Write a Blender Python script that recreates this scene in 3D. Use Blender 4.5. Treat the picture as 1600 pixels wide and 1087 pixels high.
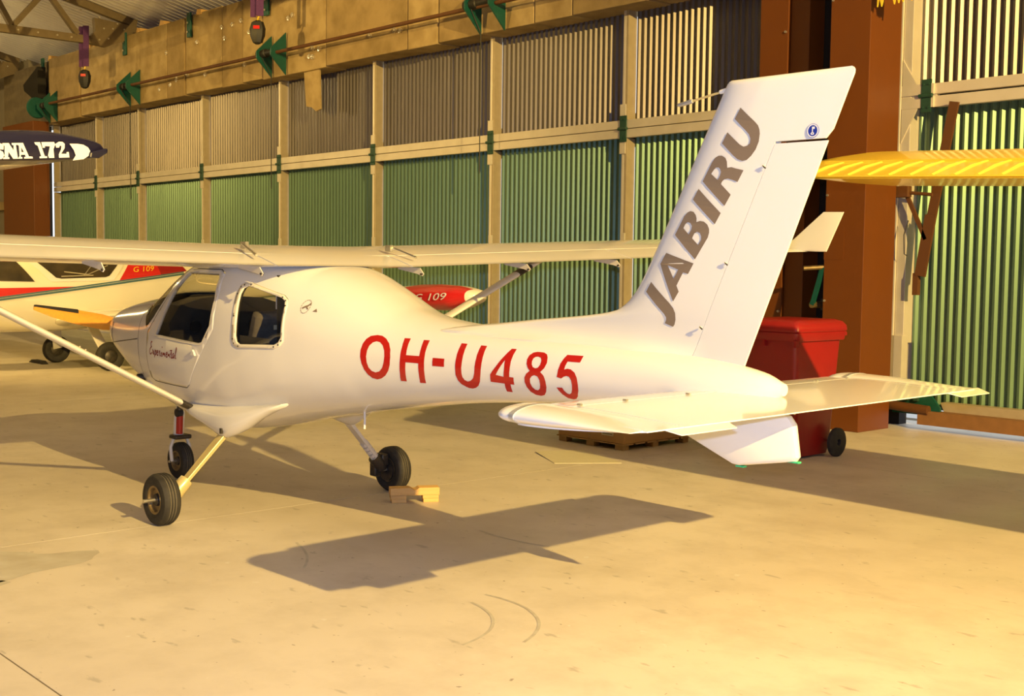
import bpy, bmesh, math, random
import numpy as np
from mathutils import Vector, Matrix
from mathutils.geometry import tessellate_polygon

for o in list(bpy.data.objects):
    bpy.data.objects.remove(o, do_unlink=True)
scene = bpy.context.scene
COL = scene.collection
random.seed(7)

# ------------------------------------------------------------------ camera
R_ = math.radians
CAM_H, F_PX, PITCH, ROLL, TH = 1.68, 1900.0, R_(3.89), R_(0.70), R_(41.85)
cam_d = bpy.data.cameras.new('camera'); cam = bpy.data.objects.new('camera', cam_d); COL.objects.link(cam)
cam_d.sensor_fit = 'HORIZONTAL'; cam_d.sensor_width = 36.0; cam_d.lens = 36.0*F_PX/1600.0
cam_d.clip_start = 0.05; cam_d.clip_end = 300
_fw = Vector((0, math.cos(PITCH), -math.sin(PITCH))); _rt = Vector((1, 0, 0)); _up = _rt.cross(_fw)
_r2 = math.cos(ROLL)*_rt + math.sin(ROLL)*_up; _u2 = math.cos(ROLL)*_up - math.sin(ROLL)*_rt
_rz = Matrix.Rotation(R_(90)-TH, 3, 'Z')
_r2, _u2, _f2 = _rz @ _r2, _rz @ _u2, _rz @ _fw
cam.matrix_world = Matrix(((_r2.x, _u2.x, -_f2.x, 0), (_r2.y, _u2.y, -_f2.y, 0), (_r2.z, _u2.z, -_f2.z, CAM_H), (0, 0, 0, 1)))
scene.camera = cam

# ------------------------------------------------------------------ world, lights, exposure
w = bpy.data.worlds.new('sky'); scene.world = w; w.use_nodes = True
bg = w.node_tree.nodes['Background']; bg.inputs[0].default_value = (0.93, 0.97, 1.0, 1); bg.inputs[1].default_value = 1.3
vs = scene.view_settings
vs.view_transform = 'Standard'; vs.look = 'None'; vs.gamma = 1.0; vs.use_curve_mapping = False
vs.exposure = 0.0

def light(name, kind, loc, power, color, radius=0.05):
    d = bpy.data.lights.new(name, kind); d.energy = power; d.color = color; d.shadow_soft_size = radius
    o = bpy.data.objects.new(name, d); COL.objects.link(o); o.location = loc
    return o
LAMP2 = Vector((-16.3, -1.35, 6.2))
LAMP = Vector((10.7, 1.74, 7.60))
# the hangar floodlight high behind the photographer's right shoulder
key = light('floodlight_bulb', 'SPOT', LAMP, 28500, (1.0, 0.675, 0.20), 0.08)
key.data.spot_size = R_(68); key.data.spot_blend = 0.3
key.rotation_euler = Vector((-math.cos(R_(20))*math.cos(R_(15)), math.sin(R_(20))*math.cos(R_(15)), -math.sin(R_(15)))).to_track_quat('-Z', 'Y').to_euler()
# second hangar floodlight near the ridge, further back
far = light('floodlight_bulb_far', 'SPOT', LAMP2, 4300, (1.0, 0.66, 0.20), 0.10)
far.data.spot_size = R_(100); far.data.spot_blend = 0.4
far.rotation_euler = (Vector((-23.0, 11.5, 6.2))-LAMP2).to_track_quat('-Z', 'Y').to_euler()
ROOF_FILL = Vector((-29.0, 5.5, 6.2))
# added fill light at the far left, only there to brighten the roof
light('roof_fill_left', 'POINT', ROOF_FILL, 460, (1.0, 0.74, 0.34), 0.12)
# the flash on the photographer's camera, a hand's breadth above the lens
light('camera_flash', 'POINT', (0.0, 0.0, CAM_H+0.12), 740, (0.42, 0.58, 1.0), 0.03)

# ------------------------------------------------------------------ materials
MATS = {}
def mat(name, col, rough=0.5, metal=0.0, coat=0.0, noise=None, bump=None, emit=None, alpha=None, trans=0.0, ior=1.45, spec=None):
    """noise=(scale, amount, colour2[, stretch]) mixes a second colour; bump=(scale, strength)"""
    m = bpy.data.materials.new(name); m.use_nodes = True
    nt = m.node_tree; b = nt.nodes['Principled BSDF']
    b.inputs['Base Color'].default_value = (*col, 1); b.inputs['Roughness'].default_value = rough
    b.inputs['Metallic'].default_value = metal; b.inputs['Coat Weight'].default_value = coat
    b.inputs['Coat Roughness'].default_value = 0.06
    b.inputs['Transmission Weight'].default_value = trans; b.inputs['IOR'].default_value = ior
    if spec is not None: b.inputs['Specular IOR Level'].default_value = spec
    tc = None
    if noise or bump:
        tc = nt.nodes.new('ShaderNodeTexCoord')
    if noise:
        n = nt.nodes.new('ShaderNodeTexNoise'); n.inputs['Scale'].default_value = noise[0]; n.inputs['Detail'].default_value = 6
        src = tc.outputs['Object']
        if len(noise) > 3:
            mp = nt.nodes.new('ShaderNodeMapping'); mp.inputs['Scale'].default_value = noise[3]
            nt.links.new(src, mp.inputs[0]); src = mp.outputs[0]
        nt.links.new(src, n.inputs['Vector'])
        r = nt.nodes.new('ShaderNodeMapRange'); r.inputs[1].default_value = 0.35; r.inputs[2].default_value = 0.7
        r.inputs[3].default_value = 0; r.inputs[4].default_value = noise[1]
        nt.links.new(n.outputs['Fac'], r.inputs[0])
        mx = nt.nodes.new('ShaderNodeMix'); mx.data_type = 'RGBA'
        mx.inputs['A'].default_value = (*col, 1); mx.inputs['B'].default_value = (*noise[2], 1)
        nt.links.new(r.outputs[0], mx.inputs['Factor']); nt.links.new(mx.outputs['Result'], b.inputs['Base Color'])
    if bump:
        n2 = nt.nodes.new('ShaderNodeTexNoise'); n2.inputs['Scale'].default_value = bump[0]; n2.inputs['Detail'].default_value = 5
        nt.links.new(tc.outputs['Object'], n2.inputs['Vector'])
        bp = nt.nodes.new('ShaderNodeBump'); bp.inputs['Strength'].default_value = bump[1]; bp.inputs['Distance'].default_value = 0.01
        nt.links.new(n2.outputs['Fac'], bp.inputs['Height']); nt.links.new(bp.outputs[0], b.inputs['Normal'])
    MATS[name] = m
    return m
mat('gelcoat', (0.80, 0.79, 0.775), 0.22, coat=0.55, noise=(1.3, 0.5, (0.78, 0.77, 0.75)))
mat('gel_cream', (0.84, 0.79, 0.66), 0.22, coat=0.5, noise=(1.0, 0.4, (0.80, 0.75, 0.61)))
mat('alu', (0.72, 0.69, 0.62), 0.32, metal=0.9, noise=(9, 0.5, (0.55, 0.52, 0.46)))
mat('silver_tape', (0.55, 0.57, 0.62), 0.3, metal=0.6)
mat('strut_grey', (0.70, 0.66, 0.60), 0.32, coat=0.3, noise=(4, 0.3, (0.6, 0.56, 0.5)))
mat('dark_metal', (0.055, 0.05, 0.045), 0.45, metal=0.6, noise=(30, 0.6, (0.12, 0.10, 0.08)))
mat('gold_leg', (0.72, 0.60, 0.28), 0.3, metal=0.35, coat=0.4, noise=(14, 0.5, (0.62, 0.52, 0.24)))
mat('rubber', (0.022, 0.020, 0.018), 0.72, noise=(18, 0.6, (0.045, 0.04, 0.034)), bump=(60, 0.15))
mat('tyre_groove', (0.16, 0.14, 0.10), 0.8, noise=(25, 0.5, (0.11, 0.095, 0.07)))
mat('rim_bronze', (0.28, 0.20, 0.09), 0.4, metal=0.6, noise=(25, 0.6, (0.12, 0.09, 0.05)))
mat('apron_concrete', (0.78, 0.78, 0.78), 0.8, noise=(1.0, 0.5, (0.72, 0.72, 0.72)))
def thin_glass(name, tint):
    m = bpy.data.materials.new(name); m.use_nodes = True; nt = m.node_tree; nt.nodes.clear()
    out = nt.nodes.new('ShaderNodeOutputMaterial'); t = nt.nodes.new('ShaderNodeBsdfTransparent'); g = nt.nodes.new('ShaderNodeBsdfGlossy')
    mx = nt.nodes.new('ShaderNodeMixShader'); lw = nt.nodes.new('ShaderNodeLayerWeight'); lw.inputs['Blend'].default_value = 0.5
    pw = nt.nodes.new('ShaderNodeMath'); pw.operation = 'POWER'; pw.inputs[1].default_value = 4.0; nt.links.new(lw.outputs['Facing'], pw.inputs[0])
    fr = nt.nodes.new('ShaderNodeMapRange'); fr.inputs[3].default_value = 0.05; fr.inputs[4].default_value = 0.9; nt.links.new(pw.outputs[0], fr.inputs[0])
    n = nt.nodes.new('ShaderNodeTexNoise'); n.inputs['Scale'].default_value = 3.0
    mc = nt.nodes.new('ShaderNodeMix'); mc.data_type = 'RGBA'; mc.inputs['A'].default_value = (*tint, 1); mc.inputs['B'].default_value = (tint[0]*0.94, tint[1]*0.94, tint[2]*0.94, 1)
    nt.links.new(n.outputs['Fac'], mc.inputs['Factor']); nt.links.new(mc.outputs['Result'], t.inputs['Color'])
    g.inputs['Roughness'].default_value = 0.02
    nt.links.new(fr.outputs[0], mx.inputs[0]); nt.links.new(t.outputs[0], mx.inputs[1]); nt.links.new(g.outputs[0], mx.inputs[2]); nt.links.new(mx.outputs[0], out.inputs[0])
    MATS[name] = m
thin_glass('glass', (0.86, 0.85, 0.81))
mat('lining', (0.05, 0.047, 0.044), 0.7, noise=(6, 0.6, (0.075, 0.07, 0.065)))
mat('interior_dark', (0.028, 0.027, 0.026), 0.55, noise=(12, 0.6, (0.05, 0.048, 0.045)))
mat('seat_cloth', (0.16, 0.14, 0.12), 0.9, noise=(30, 0.6, (0.10, 0.09, 0.08)))
mat('red_text', (0.46, 0.013, 0.009), 0.35, coat=0.25, noise=(6, 0.3, (0.40, 0.011, 0.008)))
mat('grey_text', (0.215, 0.165, 0.125), 0.4, coat=0.2, noise=(8, 0.3, (0.19, 0.145, 0.11)))
mat('script_text', (0.22, 0.015, 0.012), 0.4, noise=(8, 0.3, (0.18, 0.012, 0.01)))
mat('blue_badge', (0.02, 0.045, 0.36), 0.35, coat=0.3, noise=(30, 0.3, (0.02, 0.04, 0.30)))
mat('white_print', (0.82, 0.80, 0.80), 0.4, noise=(20, 0.3, (0.76, 0.74, 0.74)))
mat('black_print', (0.02, 0.02, 0.02), 0.4, noise=(20, 0.3, (0.03, 0.03, 0.03)))
mat('green_tape', (0.05, 0.55, 0.25), 0.5, noise=(20, 0.3, (0.04, 0.45, 0.2)))
mat('red_oleo', (0.40, 0.02, 0.015), 0.4, noise=(20, 0.3, (0.3, 0.02, 0.015)))
mat('prop_orange', (0.75, 0.33, 0.035), 0.3, coat=0.5, noise=(6, 0.5, (0.62, 0.25, 0.03), (1, 8, 8)))
mat('prop_black', (0.02, 0.018, 0.015), 0.4, noise=(20, 0.3, (0.03, 0.028, 0.025)))
# building
mat('steel_brown', (0.150, 0.043, 0.004), 0.5, coat=0.05, noise=(5, 0.5, (0.135, 0.040, 0.006)), bump=(25, 0.06))
mat('slot_black', (0.010, 0.007, 0.006), 0.8, noise=(5, 0.5, (0.016, 0.010, 0.008)))
mat('sheet_green', (0.135, 0.228, 0.155), 0.38, metal=0.55, noise=(1.5, 0.5, (0.105, 0.18, 0.125), (3, 3, 0.4)))
mat('sheet_grey', (0.19, 0.17, 0.157), 0.40, metal=0.75, noise=(1.2, 0.7, (0.145, 0.13, 0.12), (3, 3, 0.4)))
mat('galvanised', (0.74, 0.68, 0.58), 0.42, metal=0.3, noise=(4, 0.6, (0.62, 0.56, 0.46)))
mat('hinge_green', (0.022, 0.07, 0.05), 0.45, noise=(20, 0.6, (0.014, 0.045, 0.035)))
mat('teal_paint', (0.006, 0.085, 0.068), 0.42, coat=0.1, noise=(12, 0.5, (0.004, 0.06, 0.05)))
mat('concrete_block', (0.45, 0.335, 0.165), 0.9, noise=(3.5, 1.0, (0.30, 0.21, 0.09)), bump=(14, 0.35))
mat('concrete_block_b', (0.37, 0.265, 0.125), 0.9, noise=(3.0, 1.0, (0.25, 0.175, 0.075)), bump=(14, 0.35))
mat('mortar_dark', (0.20, 0.16, 0.10), 0.95, noise=(6, 0.6, (0.14, 0.11, 0.07)))
mat('cream_wall', (0.30, 0.26, 0.19), 0.85, noise=(1.5, 0.6, (0.24, 0.21, 0.15)))
mat('dark_wall', (0.10, 0.09, 0.075), 0.85, noise=(1.5, 0.6, (0.08, 0.07, 0.06)), bump=(10, 0.2))
mat('roof_sheet', (0.84, 0.82, 0.78), 0.5, noise=(1.0, 0.5, (0.76, 0.74, 0.70)))
mat('roof_dark', (0.10, 0.095, 0.085), 0.6, noise=(1.0, 0.5, (0.08, 0.075, 0.07)))
mat('truss_steel', (0.20, 0.15, 0.085), 0.5, metal=0.2, noise=(6, 0.7, (0.15, 0.11, 0.06)))
mat('rust_steel', (0.11, 0.042, 0.012), 0.65, noise=(9, 0.7, (0.10, 0.04, 0.015)))
mat('bolt', (0.75, 0.70, 0.6), 0.3, metal=0.8, noise=(20, 0.3, (0.6, 0.55, 0.45)))
mat('brown_rail', (0.24, 0.115, 0.04), 0.6, noise=(9, 0.6, (0.18, 0.085, 0.03)))
mat('beige_rail', (0.40, 0.33, 0.22), 0.6, noise=(9, 0.6, (0.33, 0.27, 0.18)))
# loose things
mat('wood_chock', (0.72, 0.45, 0.16), 0.6, noise=(5, 0.6, (0.60, 0.35, 0.11), (2, 14, 14)), bump=(30, 0.1))
mat('wood_pallet', (0.45, 0.30, 0.14), 0.75, noise=(5, 0.6, (0.35, 0.22, 0.10), (2, 14, 14)))
mat('carton', (0.46, 0.28, 0.12), 0.8, noise=(4, 0.4, (0.40, 0.24, 0.10)))
mat('cardboard', (0.60, 0.56, 0.40), 0.85, noise=(5, 0.5, (0.52, 0.48, 0.33), (1, 12, 1)))
mat('bin_red', (0.30, 0.010, 0.010), 0.35, coat=0.1, noise=(8, 0.4, (0.25, 0.008, 0.008)))
mat('yellow_paint', (0.86, 0.60, 0.045), 0.3, coat=0.4, noise=(3, 0.4, (0.80, 0.54, 0.04)))
mat('navy', (0.008, 0.007, 0.030), 0.35, coat=0.15, noise=(5, 0.4, (0.006, 0.005, 0.022)))
mat('purple_strap', (0.10, 0.03, 0.14), 0.8, noise=(30, 0.5, (0.07, 0.02, 0.10)))
mat('hoist_black', (0.012, 0.011, 0.010), 0.5, noise=(20, 0.5, (0.02, 0.018, 0.016)))
mat('g_red', (0.62, 0.02, 0.02), 0.3, coat=0.4, noise=(5, 0.4, (0.54, 0.018, 0.018)))
mat('g_dark_red', (0.30, 0.012, 0.014), 0.35, coat=0.3, noise=(5, 0.4, (0.26, 0.01, 0.012)))
mat('g_blue', (0.07, 0.15, 0.19), 0.35, coat=0.3, noise=(5, 0.4, (0.06, 0.13, 0.165)))
mat('pink_cap', (0.65, 0.16, 0.38), 0.4, noise=(10, 0.3, (0.55, 0.12, 0.30)))
mat('lamp_glass', (1.0, 0.85, 0.55), 0.4, noise=(10, 0.2, (1, 0.8, 0.5)))

def floor_material():
    m = bpy.data.materials.new('concrete_floor'); m.use_nodes = True
    nt = m.node_tree; b = nt.nodes['Principled BSDF']; L = nt.links.new
    tc = nt.nodes.new('ShaderNodeTexCoord')
    def noise(scale, detail, stretch=(1, 1, 1), rough=0.55):
        mp = nt.nodes.new('ShaderNodeMapping'); mp.inputs['Scale'].default_value = stretch
        n = nt.nodes.new('ShaderNodeTexNoise'); n.inputs['Scale'].default_value = scale
        n.inputs['Detail'].default_value = detail; n.inputs['Roughness'].default_value = rough
        L(tc.outputs['Object'], mp.inputs[0]); L(mp.outputs[0], n.inputs['Vector']); return n.outputs['Fac']
    def rng(src, a, b_, c, d):
        r = nt.nodes.new('ShaderNodeMapRange'); r.inputs[1].default_value = a; r.inputs[2].default_value = b_
        r.inputs[3].default_value = c; r.inputs[4].default_value = d; L(src, r.inputs[0]); return r.outputs[0]
    def mix(fac, A, B):
        x = nt.nodes.new('ShaderNodeMix'); x.data_type = 'RGBA'; L(fac, x.inputs['Factor'])
        for k, v in (('A', A), ('B', B)):
            if isinstance(v, tuple): x.inputs[k].default_value = (*v, 1)
            else: L(v, x.inputs[k])
        return x.outputs['Result']
    c = mix(rng(noise(0.35, 5), 0.38, 0.64, 0, 1), (0.68, 0.62, 0.525), (0.575, 0.515, 0.425))
    c = mix(rng(noise(2.3, 7, rough=0.65), 0.44, 0.70, 0, 0.65), c, (0.49, 0.435, 0.35))
    c = mix(rng(noise(5.0, 3, (1.0, 2.4, 1)), 0.65, 0.71, 0, 0.5), c, (0.30, 0.275, 0.225))     # scattered tyre scuffs
    c = mix(rng(noise(19.0, 2), 0.715, 0.75, 0, 0.75), c, (0.20, 0.16, 0.12))                       # small spots
    c = mix(rng(noise(11.0, 2, (1, 1, 1)), 0.73, 0.78, 0, 0.55), c, (0.72, 0.71, 0.66))           # pale flecks
    c = mix(rng(noise(1.1, 8, (0.5, 1.6, 1), 0.7), 0.60, 0.74, 0, 0.45), c, (0.36, 0.31, 0.25))        # dirty smears
    L(c, b.inputs['Base Color'])
    L(rng(noise(1.2, 4), 0.3, 0.7, 0.42, 0.62), b.inputs['Roughness'])
    b.inputs['Specular IOR Level'].default_value = 0.35
    bp = nt.nodes.new('ShaderNodeBump'); bp.inputs['Strength'].default_value = 0.12; bp.inputs['Distance'].default_value = 0.01
    L(noise(9, 6), bp.inputs['Height']); L(bp.outputs[0], b.inputs['Normal'])
    MATS['floor'] = m
floor_material()
mat('scuff', (0.42, 0.38, 0.31), 0.6, noise=(14, 0.9, (0.57, 0.55, 0.47)))
mat('stain', (0.46, 0.42, 0.34), 0.6, noise=(5, 0.9, (0.58, 0.56, 0.49)))

# ------------------------------------------------------------------ helpers
def link(o, parent=None):
    COL.objects.link(o)
    if parent is not None: o.parent = parent
    return o
def thing(name, label, cat, loc=(0, 0, 0), rotz=0.0, group=None, kind=None):
    o = bpy.data.objects.new(name, None); COL.objects.link(o); o.location = loc; o.rotation_euler = (0, 0, rotz)
    o.empty_display_size = 0.1
    return tag(o, label, cat, group, kind)
def tag(o, label=None, cat=None, group=None, kind=None):
    if label: o['label'] = label
    if cat: o['category'] = cat
    if group: o['group'] = group
    if kind: o['kind'] = kind
    return o
class MB:
    def __init__(s): s.v = []; s.f = []
    def add(s, vs, fs):
        n = len(s.v); s.v += [tuple(p) for p in vs]; s.f += [tuple(n+i for i in f) for f in fs]; return s
    def box(s, a, b):
        (x0, y0, z0), (x1, y1, z1) = a, b
        return s.add([(x0,y0,z0),(x1,y0,z0),(x1,y1,z0),(x0,y1,z0),(x0,y0,z1),(x1,y0,z1),(x1,y1,z1),(x0,y1,z1)],
                     [(0,3,2,1),(4,5,6,7),(0,1,5,4),(1,2,6,5),(2,3,7,6),(3,0,4,7)])
    def prism(s, poly, vec):
        """poly: list of 3D points (planar), extruded by vec"""
        p = [Vector(q) for q in poly]; n = len(p); v = Vector(vec); k = len(s.v)
        s.v += [tuple(q) for q in p]+[tuple(q+v) for q in p]
        tri = tessellate_polygon([p])
        for t in tri: s.f.append(tuple(k+i for i in t)); s.f.append(tuple(k+n+i for i in reversed(t)))
        for i in range(n): j = (i+1) % n; s.f.append((k+i, k+j, k+n+j, k+n+i))
        return s
    def tube(s, pts, r, n=10, cap=True):
        pts = [Vector(p) for p in pts]; rs = r if isinstance(r, (list, tuple)) else [r]*len(pts)
        rings = []; up = None
        for i, p in enumerate(pts):
            t = (pts[min(i+1, len(pts)-1)]-pts[max(i-1, 0)]).normalized()
            if up is None: up = Vector((0, 0, 1)) if abs(t.z) < 0.9 else Vector((1, 0, 0))
            a = t.cross(up).normalized(); b = a.cross(t).normalized(); up = b
            rings.append([p+rs[i]*(math.cos(2*math.pi*k/n)*a+math.sin(2*math.pi*k/n)*b) for k in range(n)])
        return s.loft(rings, cap=cap)
    def loft(s, rings, cap=True, closed=True):
        k = len(s.v); n = len(rings[0])
        for r in rings: s.v += [tuple(p) for p in r]
        for i in range(len(rings)-1):
            for j in range(n if closed else n-1):
                a = k+i*n+j; b = k+i*n+(j+1) % n
                s.f.append((a, b, b+n, a+n))
        if cap and closed:
            s.f.append(tuple(k+j for j in reversed(range(n)))); e = k+(len(rings)-1)*n; s.f.append(tuple(e+j for j in range(n)))
        return s
    def lathe(s, prof, center, axis, n=28, closed=True):
        """prof: (r, h) along axis"""
        ax = Vector(axis).normalized(); a = ax.orthogonal().normalized(); b = ax.cross(a); c = Vector(center)
        rings = [[c+ax*h+r*(math.cos(2*math.pi*k/n)*a+math.sin(2*math.pi*k/n)*b) for k in range(n)] for r, h in prof]
        if closed: rings.append(rings[0])
        return s.loft(rings, cap=not closed)
    def build(s, name, m, parent=None, smooth=40, bevel=0, label=None):
        me = bpy.data.meshes.new(name); me.from_pydata(s.v, [], s.f); me.validate(); me.update()
        bm = bmesh.new(); bm.from_mesh(me)
        bmesh.ops.recalc_face_normals(bm, faces=bm.faces); bm.to_mesh(me); bm.free()
        me.materials.append(MATS[m])
        if smooth:
            me.polygons.foreach_set('use_smooth', [True]*len(me.polygons)); me.set_sharp_from_angle(angle=R_(smooth))
        o = bpy.data.objects.new(name, me)
        link(o, parent)
        if bevel:
            bv = o.modifiers.new('bevel', 'BEVEL'); bv.width = bevel; bv.segments = 2; bv.limit_method = 'ANGLE'; bv.angle_limit = R_(35)
        if label: o['label'] = label
        return o
def copy_tree(o, parent=None):
    c = o.copy(); COL.objects.link(c); c.parent = parent
    for ch in list(o.children): copy_tree(ch, c)
    return c
def frame_z(p, q):
    """rotation-free list of points helper"""
    return [Vector(p), Vector(q)]
def bar(mb, p, q, wdt, hgt, up=(0, 0, 1)):
    p, q = Vector(p), Vector(q); t = (q-p).normalized(); u = Vector(up)
    a = t.cross(u).normalized(); b = a.cross(t).normalized()
    ring = lambda c: [c+sx*a*wdt/2+sy*b*hgt/2 for sx, sy in ((-1,-1),(1,-1),(1,1),(-1,1))]
    return mb.loft([ring(p), ring(q)])
def dense(poly, d):
    out = []
    for i, p in enumerate(poly):
        q = poly[(i+1) % len(poly)]; n = max(1, int(math.hypot(q[0]-p[0], q[1]-p[1])/d))
        out += [(p[0]+(q[0]-p[0])*k/n, p[1]+(q[1]-p[1])*k/n) for k in range(n)]
    return out
def decal(mb, loops, fn, d=0.03):
    """flat print: 2D loops (outer, holes...) mapped on a surface by fn(u,v)->3D"""
    loops = [dense(l, d) for l in loops]
    fl = [p for l in loops for p in l]
    tri = tessellate_polygon([[Vector((p[0], p[1], 0)) for p in l] for l in loops])
    k = len(mb.v); mb.v += [tuple(fn(*p)) for p in fl]; mb.f += [tuple(k+i for i in t) for t in tri]
    return mb
def ribbon(mb, pts, wdt, fn):
    """a pen stroke as a flat strip in (u,v), mapped by fn"""
    n = len(pts); k = len(mb.v)
    for i, p in enumerate(pts):
        a = pts[max(i-1, 0)]; b = pts[min(i+1, n-1)]; dx, dy = b[0]-a[0], b[1]-a[1]; l = math.hypot(dx, dy) or 1
        nx, ny = -dy/l*wdt/2, dx/l*wdt/2
        mb.v += [tuple(fn(p[0]+nx, p[1]+ny)), tuple(fn(p[0]-nx, p[1]-ny))]
    mb.f += [(k+2*i, k+2*i+1, k+2*i+3, k+2*i+2) for i in range(n-1)]
    return mb
def text_loops(txt, size=1.0, shear=0.0):
    """outline mesh of the built-in font as (verts2d, faces)"""
    cu = bpy.data.curves.new('tmp', 'FONT'); cu.body = txt; cu.size = size; cu.shear = shear; cu.resolution_u = 3
    o = bpy.data.objects.new('tmp', cu); COL.objects.link(o)
    dg = bpy.context.evaluated_depsgraph_get(); me = o.evaluated_get(dg).to_mesh()
    vs_ = [(v.co.x, v.co.y) for v in me.vertices]; fs = [tuple(p.vertices) for p in me.polygons]
    o.evaluated_get(dg).to_mesh_clear(); bpy.data.objects.remove(o); bpy.data.curves.remove(cu)
    return vs_, fs

# ================================================================== THE BUILDING
YW = 11.85
# ---- floor: cast slabs with open joints over a base
fl = MB().box((-37, -13.5, -0.30), (16, 12.6, -0.0012)).build('floor', 'mortar_dark', smooth=0); tag(fl, kind='structure')
xs = [-36.6, -28.8, -21.6, -14.4, -7.2, 0.0, 7.2, 14.4, 15.6]; ys = [-13.0, -5.53, 1.78, 9.09, 12.4]
for i in range(len(xs)-1):
    for j in range(len(ys)-1):
        g = 0.004
        MB().box((xs[i]+g, ys[j]+g, -0.16), (xs[i+1]-g, ys[j+1]-g, 0.0)).build('slab', 'floor', fl, smooth=0)
def blot(cx, cy, rx, ry, seed, name, m, n=26, rag=0.5):
    rnd = random.Random(seed); ph = [rnd.uniform(0, 6.28) for _ in range(5)]
    pts = []
    for k in range(n):
        a = 2*math.pi*k/n; r = 1+rag*sum(math.sin((q+2)*a+ph[q])/(q+2.5) for q in range(5))
        pts.append((cx+rx*r*math.cos(a), cy+ry*r*math.sin(a)))
    mb = MB(); decal(mb, [pts], lambda u, v: (u, v, 0.0012), 0.3)
    return mb.build(name, m, fl, smooth=0)
blot(-6.75, 2.25, 0.28, 0.62, 3, 'stain', 'stain'); blot(-6.35, 1.6, 0.2, 0.5, 9, 'stain', 'stain')
for k, (pts) in enumerate([[(-4.62, 3.85), (-4.42, 3.82), (-4.22, 3.70), (-4.10, 3.52), (-4.06, 3.32)], [(-4.7, 3.98), (-4.45, 4.02), (-4.2, 3.95), (-4.0, 3.78), (-3.9, 3.55)],
            [(-2.6, 5.7), (-2.3, 5.82), (-2.0, 5.75), (-1.85, 5.45), (-1.8, 5.1)], [(-3.0, 3.1), (-2.75, 3.3), (-2.5, 3.35), (-2.2, 3.25)], [(-2.9, 3.55), (-2.55, 3.75), (-2.2, 3.75), (-1.9, 3.6)],
            [(-5.6, 3.5), (-5.9, 3.75), (-6.35, 3.9)], [(-5.1, 5.0), (-5.5, 4.9), (-5.9, 4.95)]]):
    P = []
    for i in range(len(pts)-1):
        for t in range(8):
            s_ = t/8; a, b = pts[i], pts[i+1]; P.append((a[0]+(b[0]-a[0])*s_, a[1]+(b[1]-a[1])*s_))
    P.append(pts[-1])
    Q = [(sum(p[0] for p in P[max(0, i-4):i+5])/len(P[max(0, i-4):i+5]), sum(p[1] for p in P[max(0, i-4):i+5])/len(P[max(0, i-4):i+5])) for i in range(len(P))]
    ribbon(MB(), Q, 0.016, lambda u, v: (u, v, 0.0016)).build('tyre_mark', 'scuff', fl, smooth=0)
ap = MB().box((-80, 12.45, -0.35), (60, 60, -0.03)).build('apron', 'apron_concrete', smooth=0)
tag(ap, 'pale concrete apron outside, glimpsed through the door gaps', 'ground', kind='structure')

# ---- roof: corrugated sheets, gable, eaves on the door wall
def corrugated(u0, u1, pitch, depth, prof=((0, 0), (0.34, 0), (0.46, 1), (0.88, 1))):
    out = []; n = int(math.ceil((u1-u0)/pitch))
    for k in range(n):
        for a, h in prof:
            u = u0+(k+a)*pitch
            if u <= u1: out.append((u, h*depth))
    out.append((u1, out[-1][1])); return out
RZ = lambda y: 6.86+0.235*(11.8-y) if y > -0.5 else 6.86+0.235*(12.3)-0.235*(-0.5-y)
ce = None
for nm, (ya, yb) in (('north', (12.5, -0.5)), ('south', (-0.5, -13.3))):
    cr = corrugated(-37, 16, 0.20, 0.035, ((0, 0), (0.3, 0), (0.5, 1), (0.8, 1)))
    mb = MB(); mb.loft([[(u, ya, RZ(ya)+h) for u, h in cr], [(u, yb, RZ(yb)+h) for u, h in cr]], closed=False)
    o = mb.build('ceiling' if ce is None else 'roof_slope', 'roof_sheet' if ce is None else 'roof_dark', ce, smooth=0)
    if ce is None: ce = o; tag(ce, kind='structure')
    md = o.modifiers.new('thick', 'SOLIDIFY'); md.thickness = 0.01; md.offset = 1
wf = MB().box((-37, -13.3, -0.1), (16, -13.0, 6.9)).build('wall_front', 'dark_wall', smooth=0); tag(wf, kind='structure')
def gable(x0, x1):
    mb = MB(); mb.prism([(x0, -13.3, -0.1), (x0, 12.5, -0.1), (x0, 12.5, RZ(12.5)), (x0, -0.5, RZ(-0.49)), (x0, -13.3, RZ(-13.3))], (x1-x0, 0, 0)); return mb
wl = gable(-37.0, -36.7).build('wall_left', 'cream_wall', smooth=0); tag(wl, kind='structure')
wr = gable(15.6, 16.0).build('wall_right', 'dark_wall', smooth=0); tag(wr, kind='structure')

# ---- lintel beam over the folding door: two courses of aerated concrete blocks, irregular joints
wb = MB().box((-33.2, 11.62, 5.06), (-7.9, 12.3, 6.52)).build('wall_back', 'mortar_dark', smooth=0); tag(wb, kind='structure')
jx = [-32.6, -29.83, -27.97, -25.65, -23.54, -22.76, -21.27, -20.49, -19.77, -17.68, -15.38, -14.62, -13.65, -12.5, -11.75, -10.4, -9.0, -7.95]
rnd = random.Random(4)
for i in range(len(jx)-1):
    d = rnd.uniform(0.0, 0.034); z0 = 5.0+rnd.uniform(-0.012, 0.02); z1 = 6.53+rnd.uniform(-0.02, 0.02)
    if i == 0: z1, d = 6.1, 0.25
    MB().box((jx[i]+0.013, 11.5+d, z0), (jx[i+1]-0.013, 12.2, z1)).build('concrete_block', 'concrete_block' if i % 5 in (0, 2, 3) else 'concrete_block_b', wb, smooth=30, bevel=0.012)
tr2 = bpy.data.objects.new('trim_2', None); COL.objects.link(tr2); tag(tr2, kind='structure')      # fittings on the lintel
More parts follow.
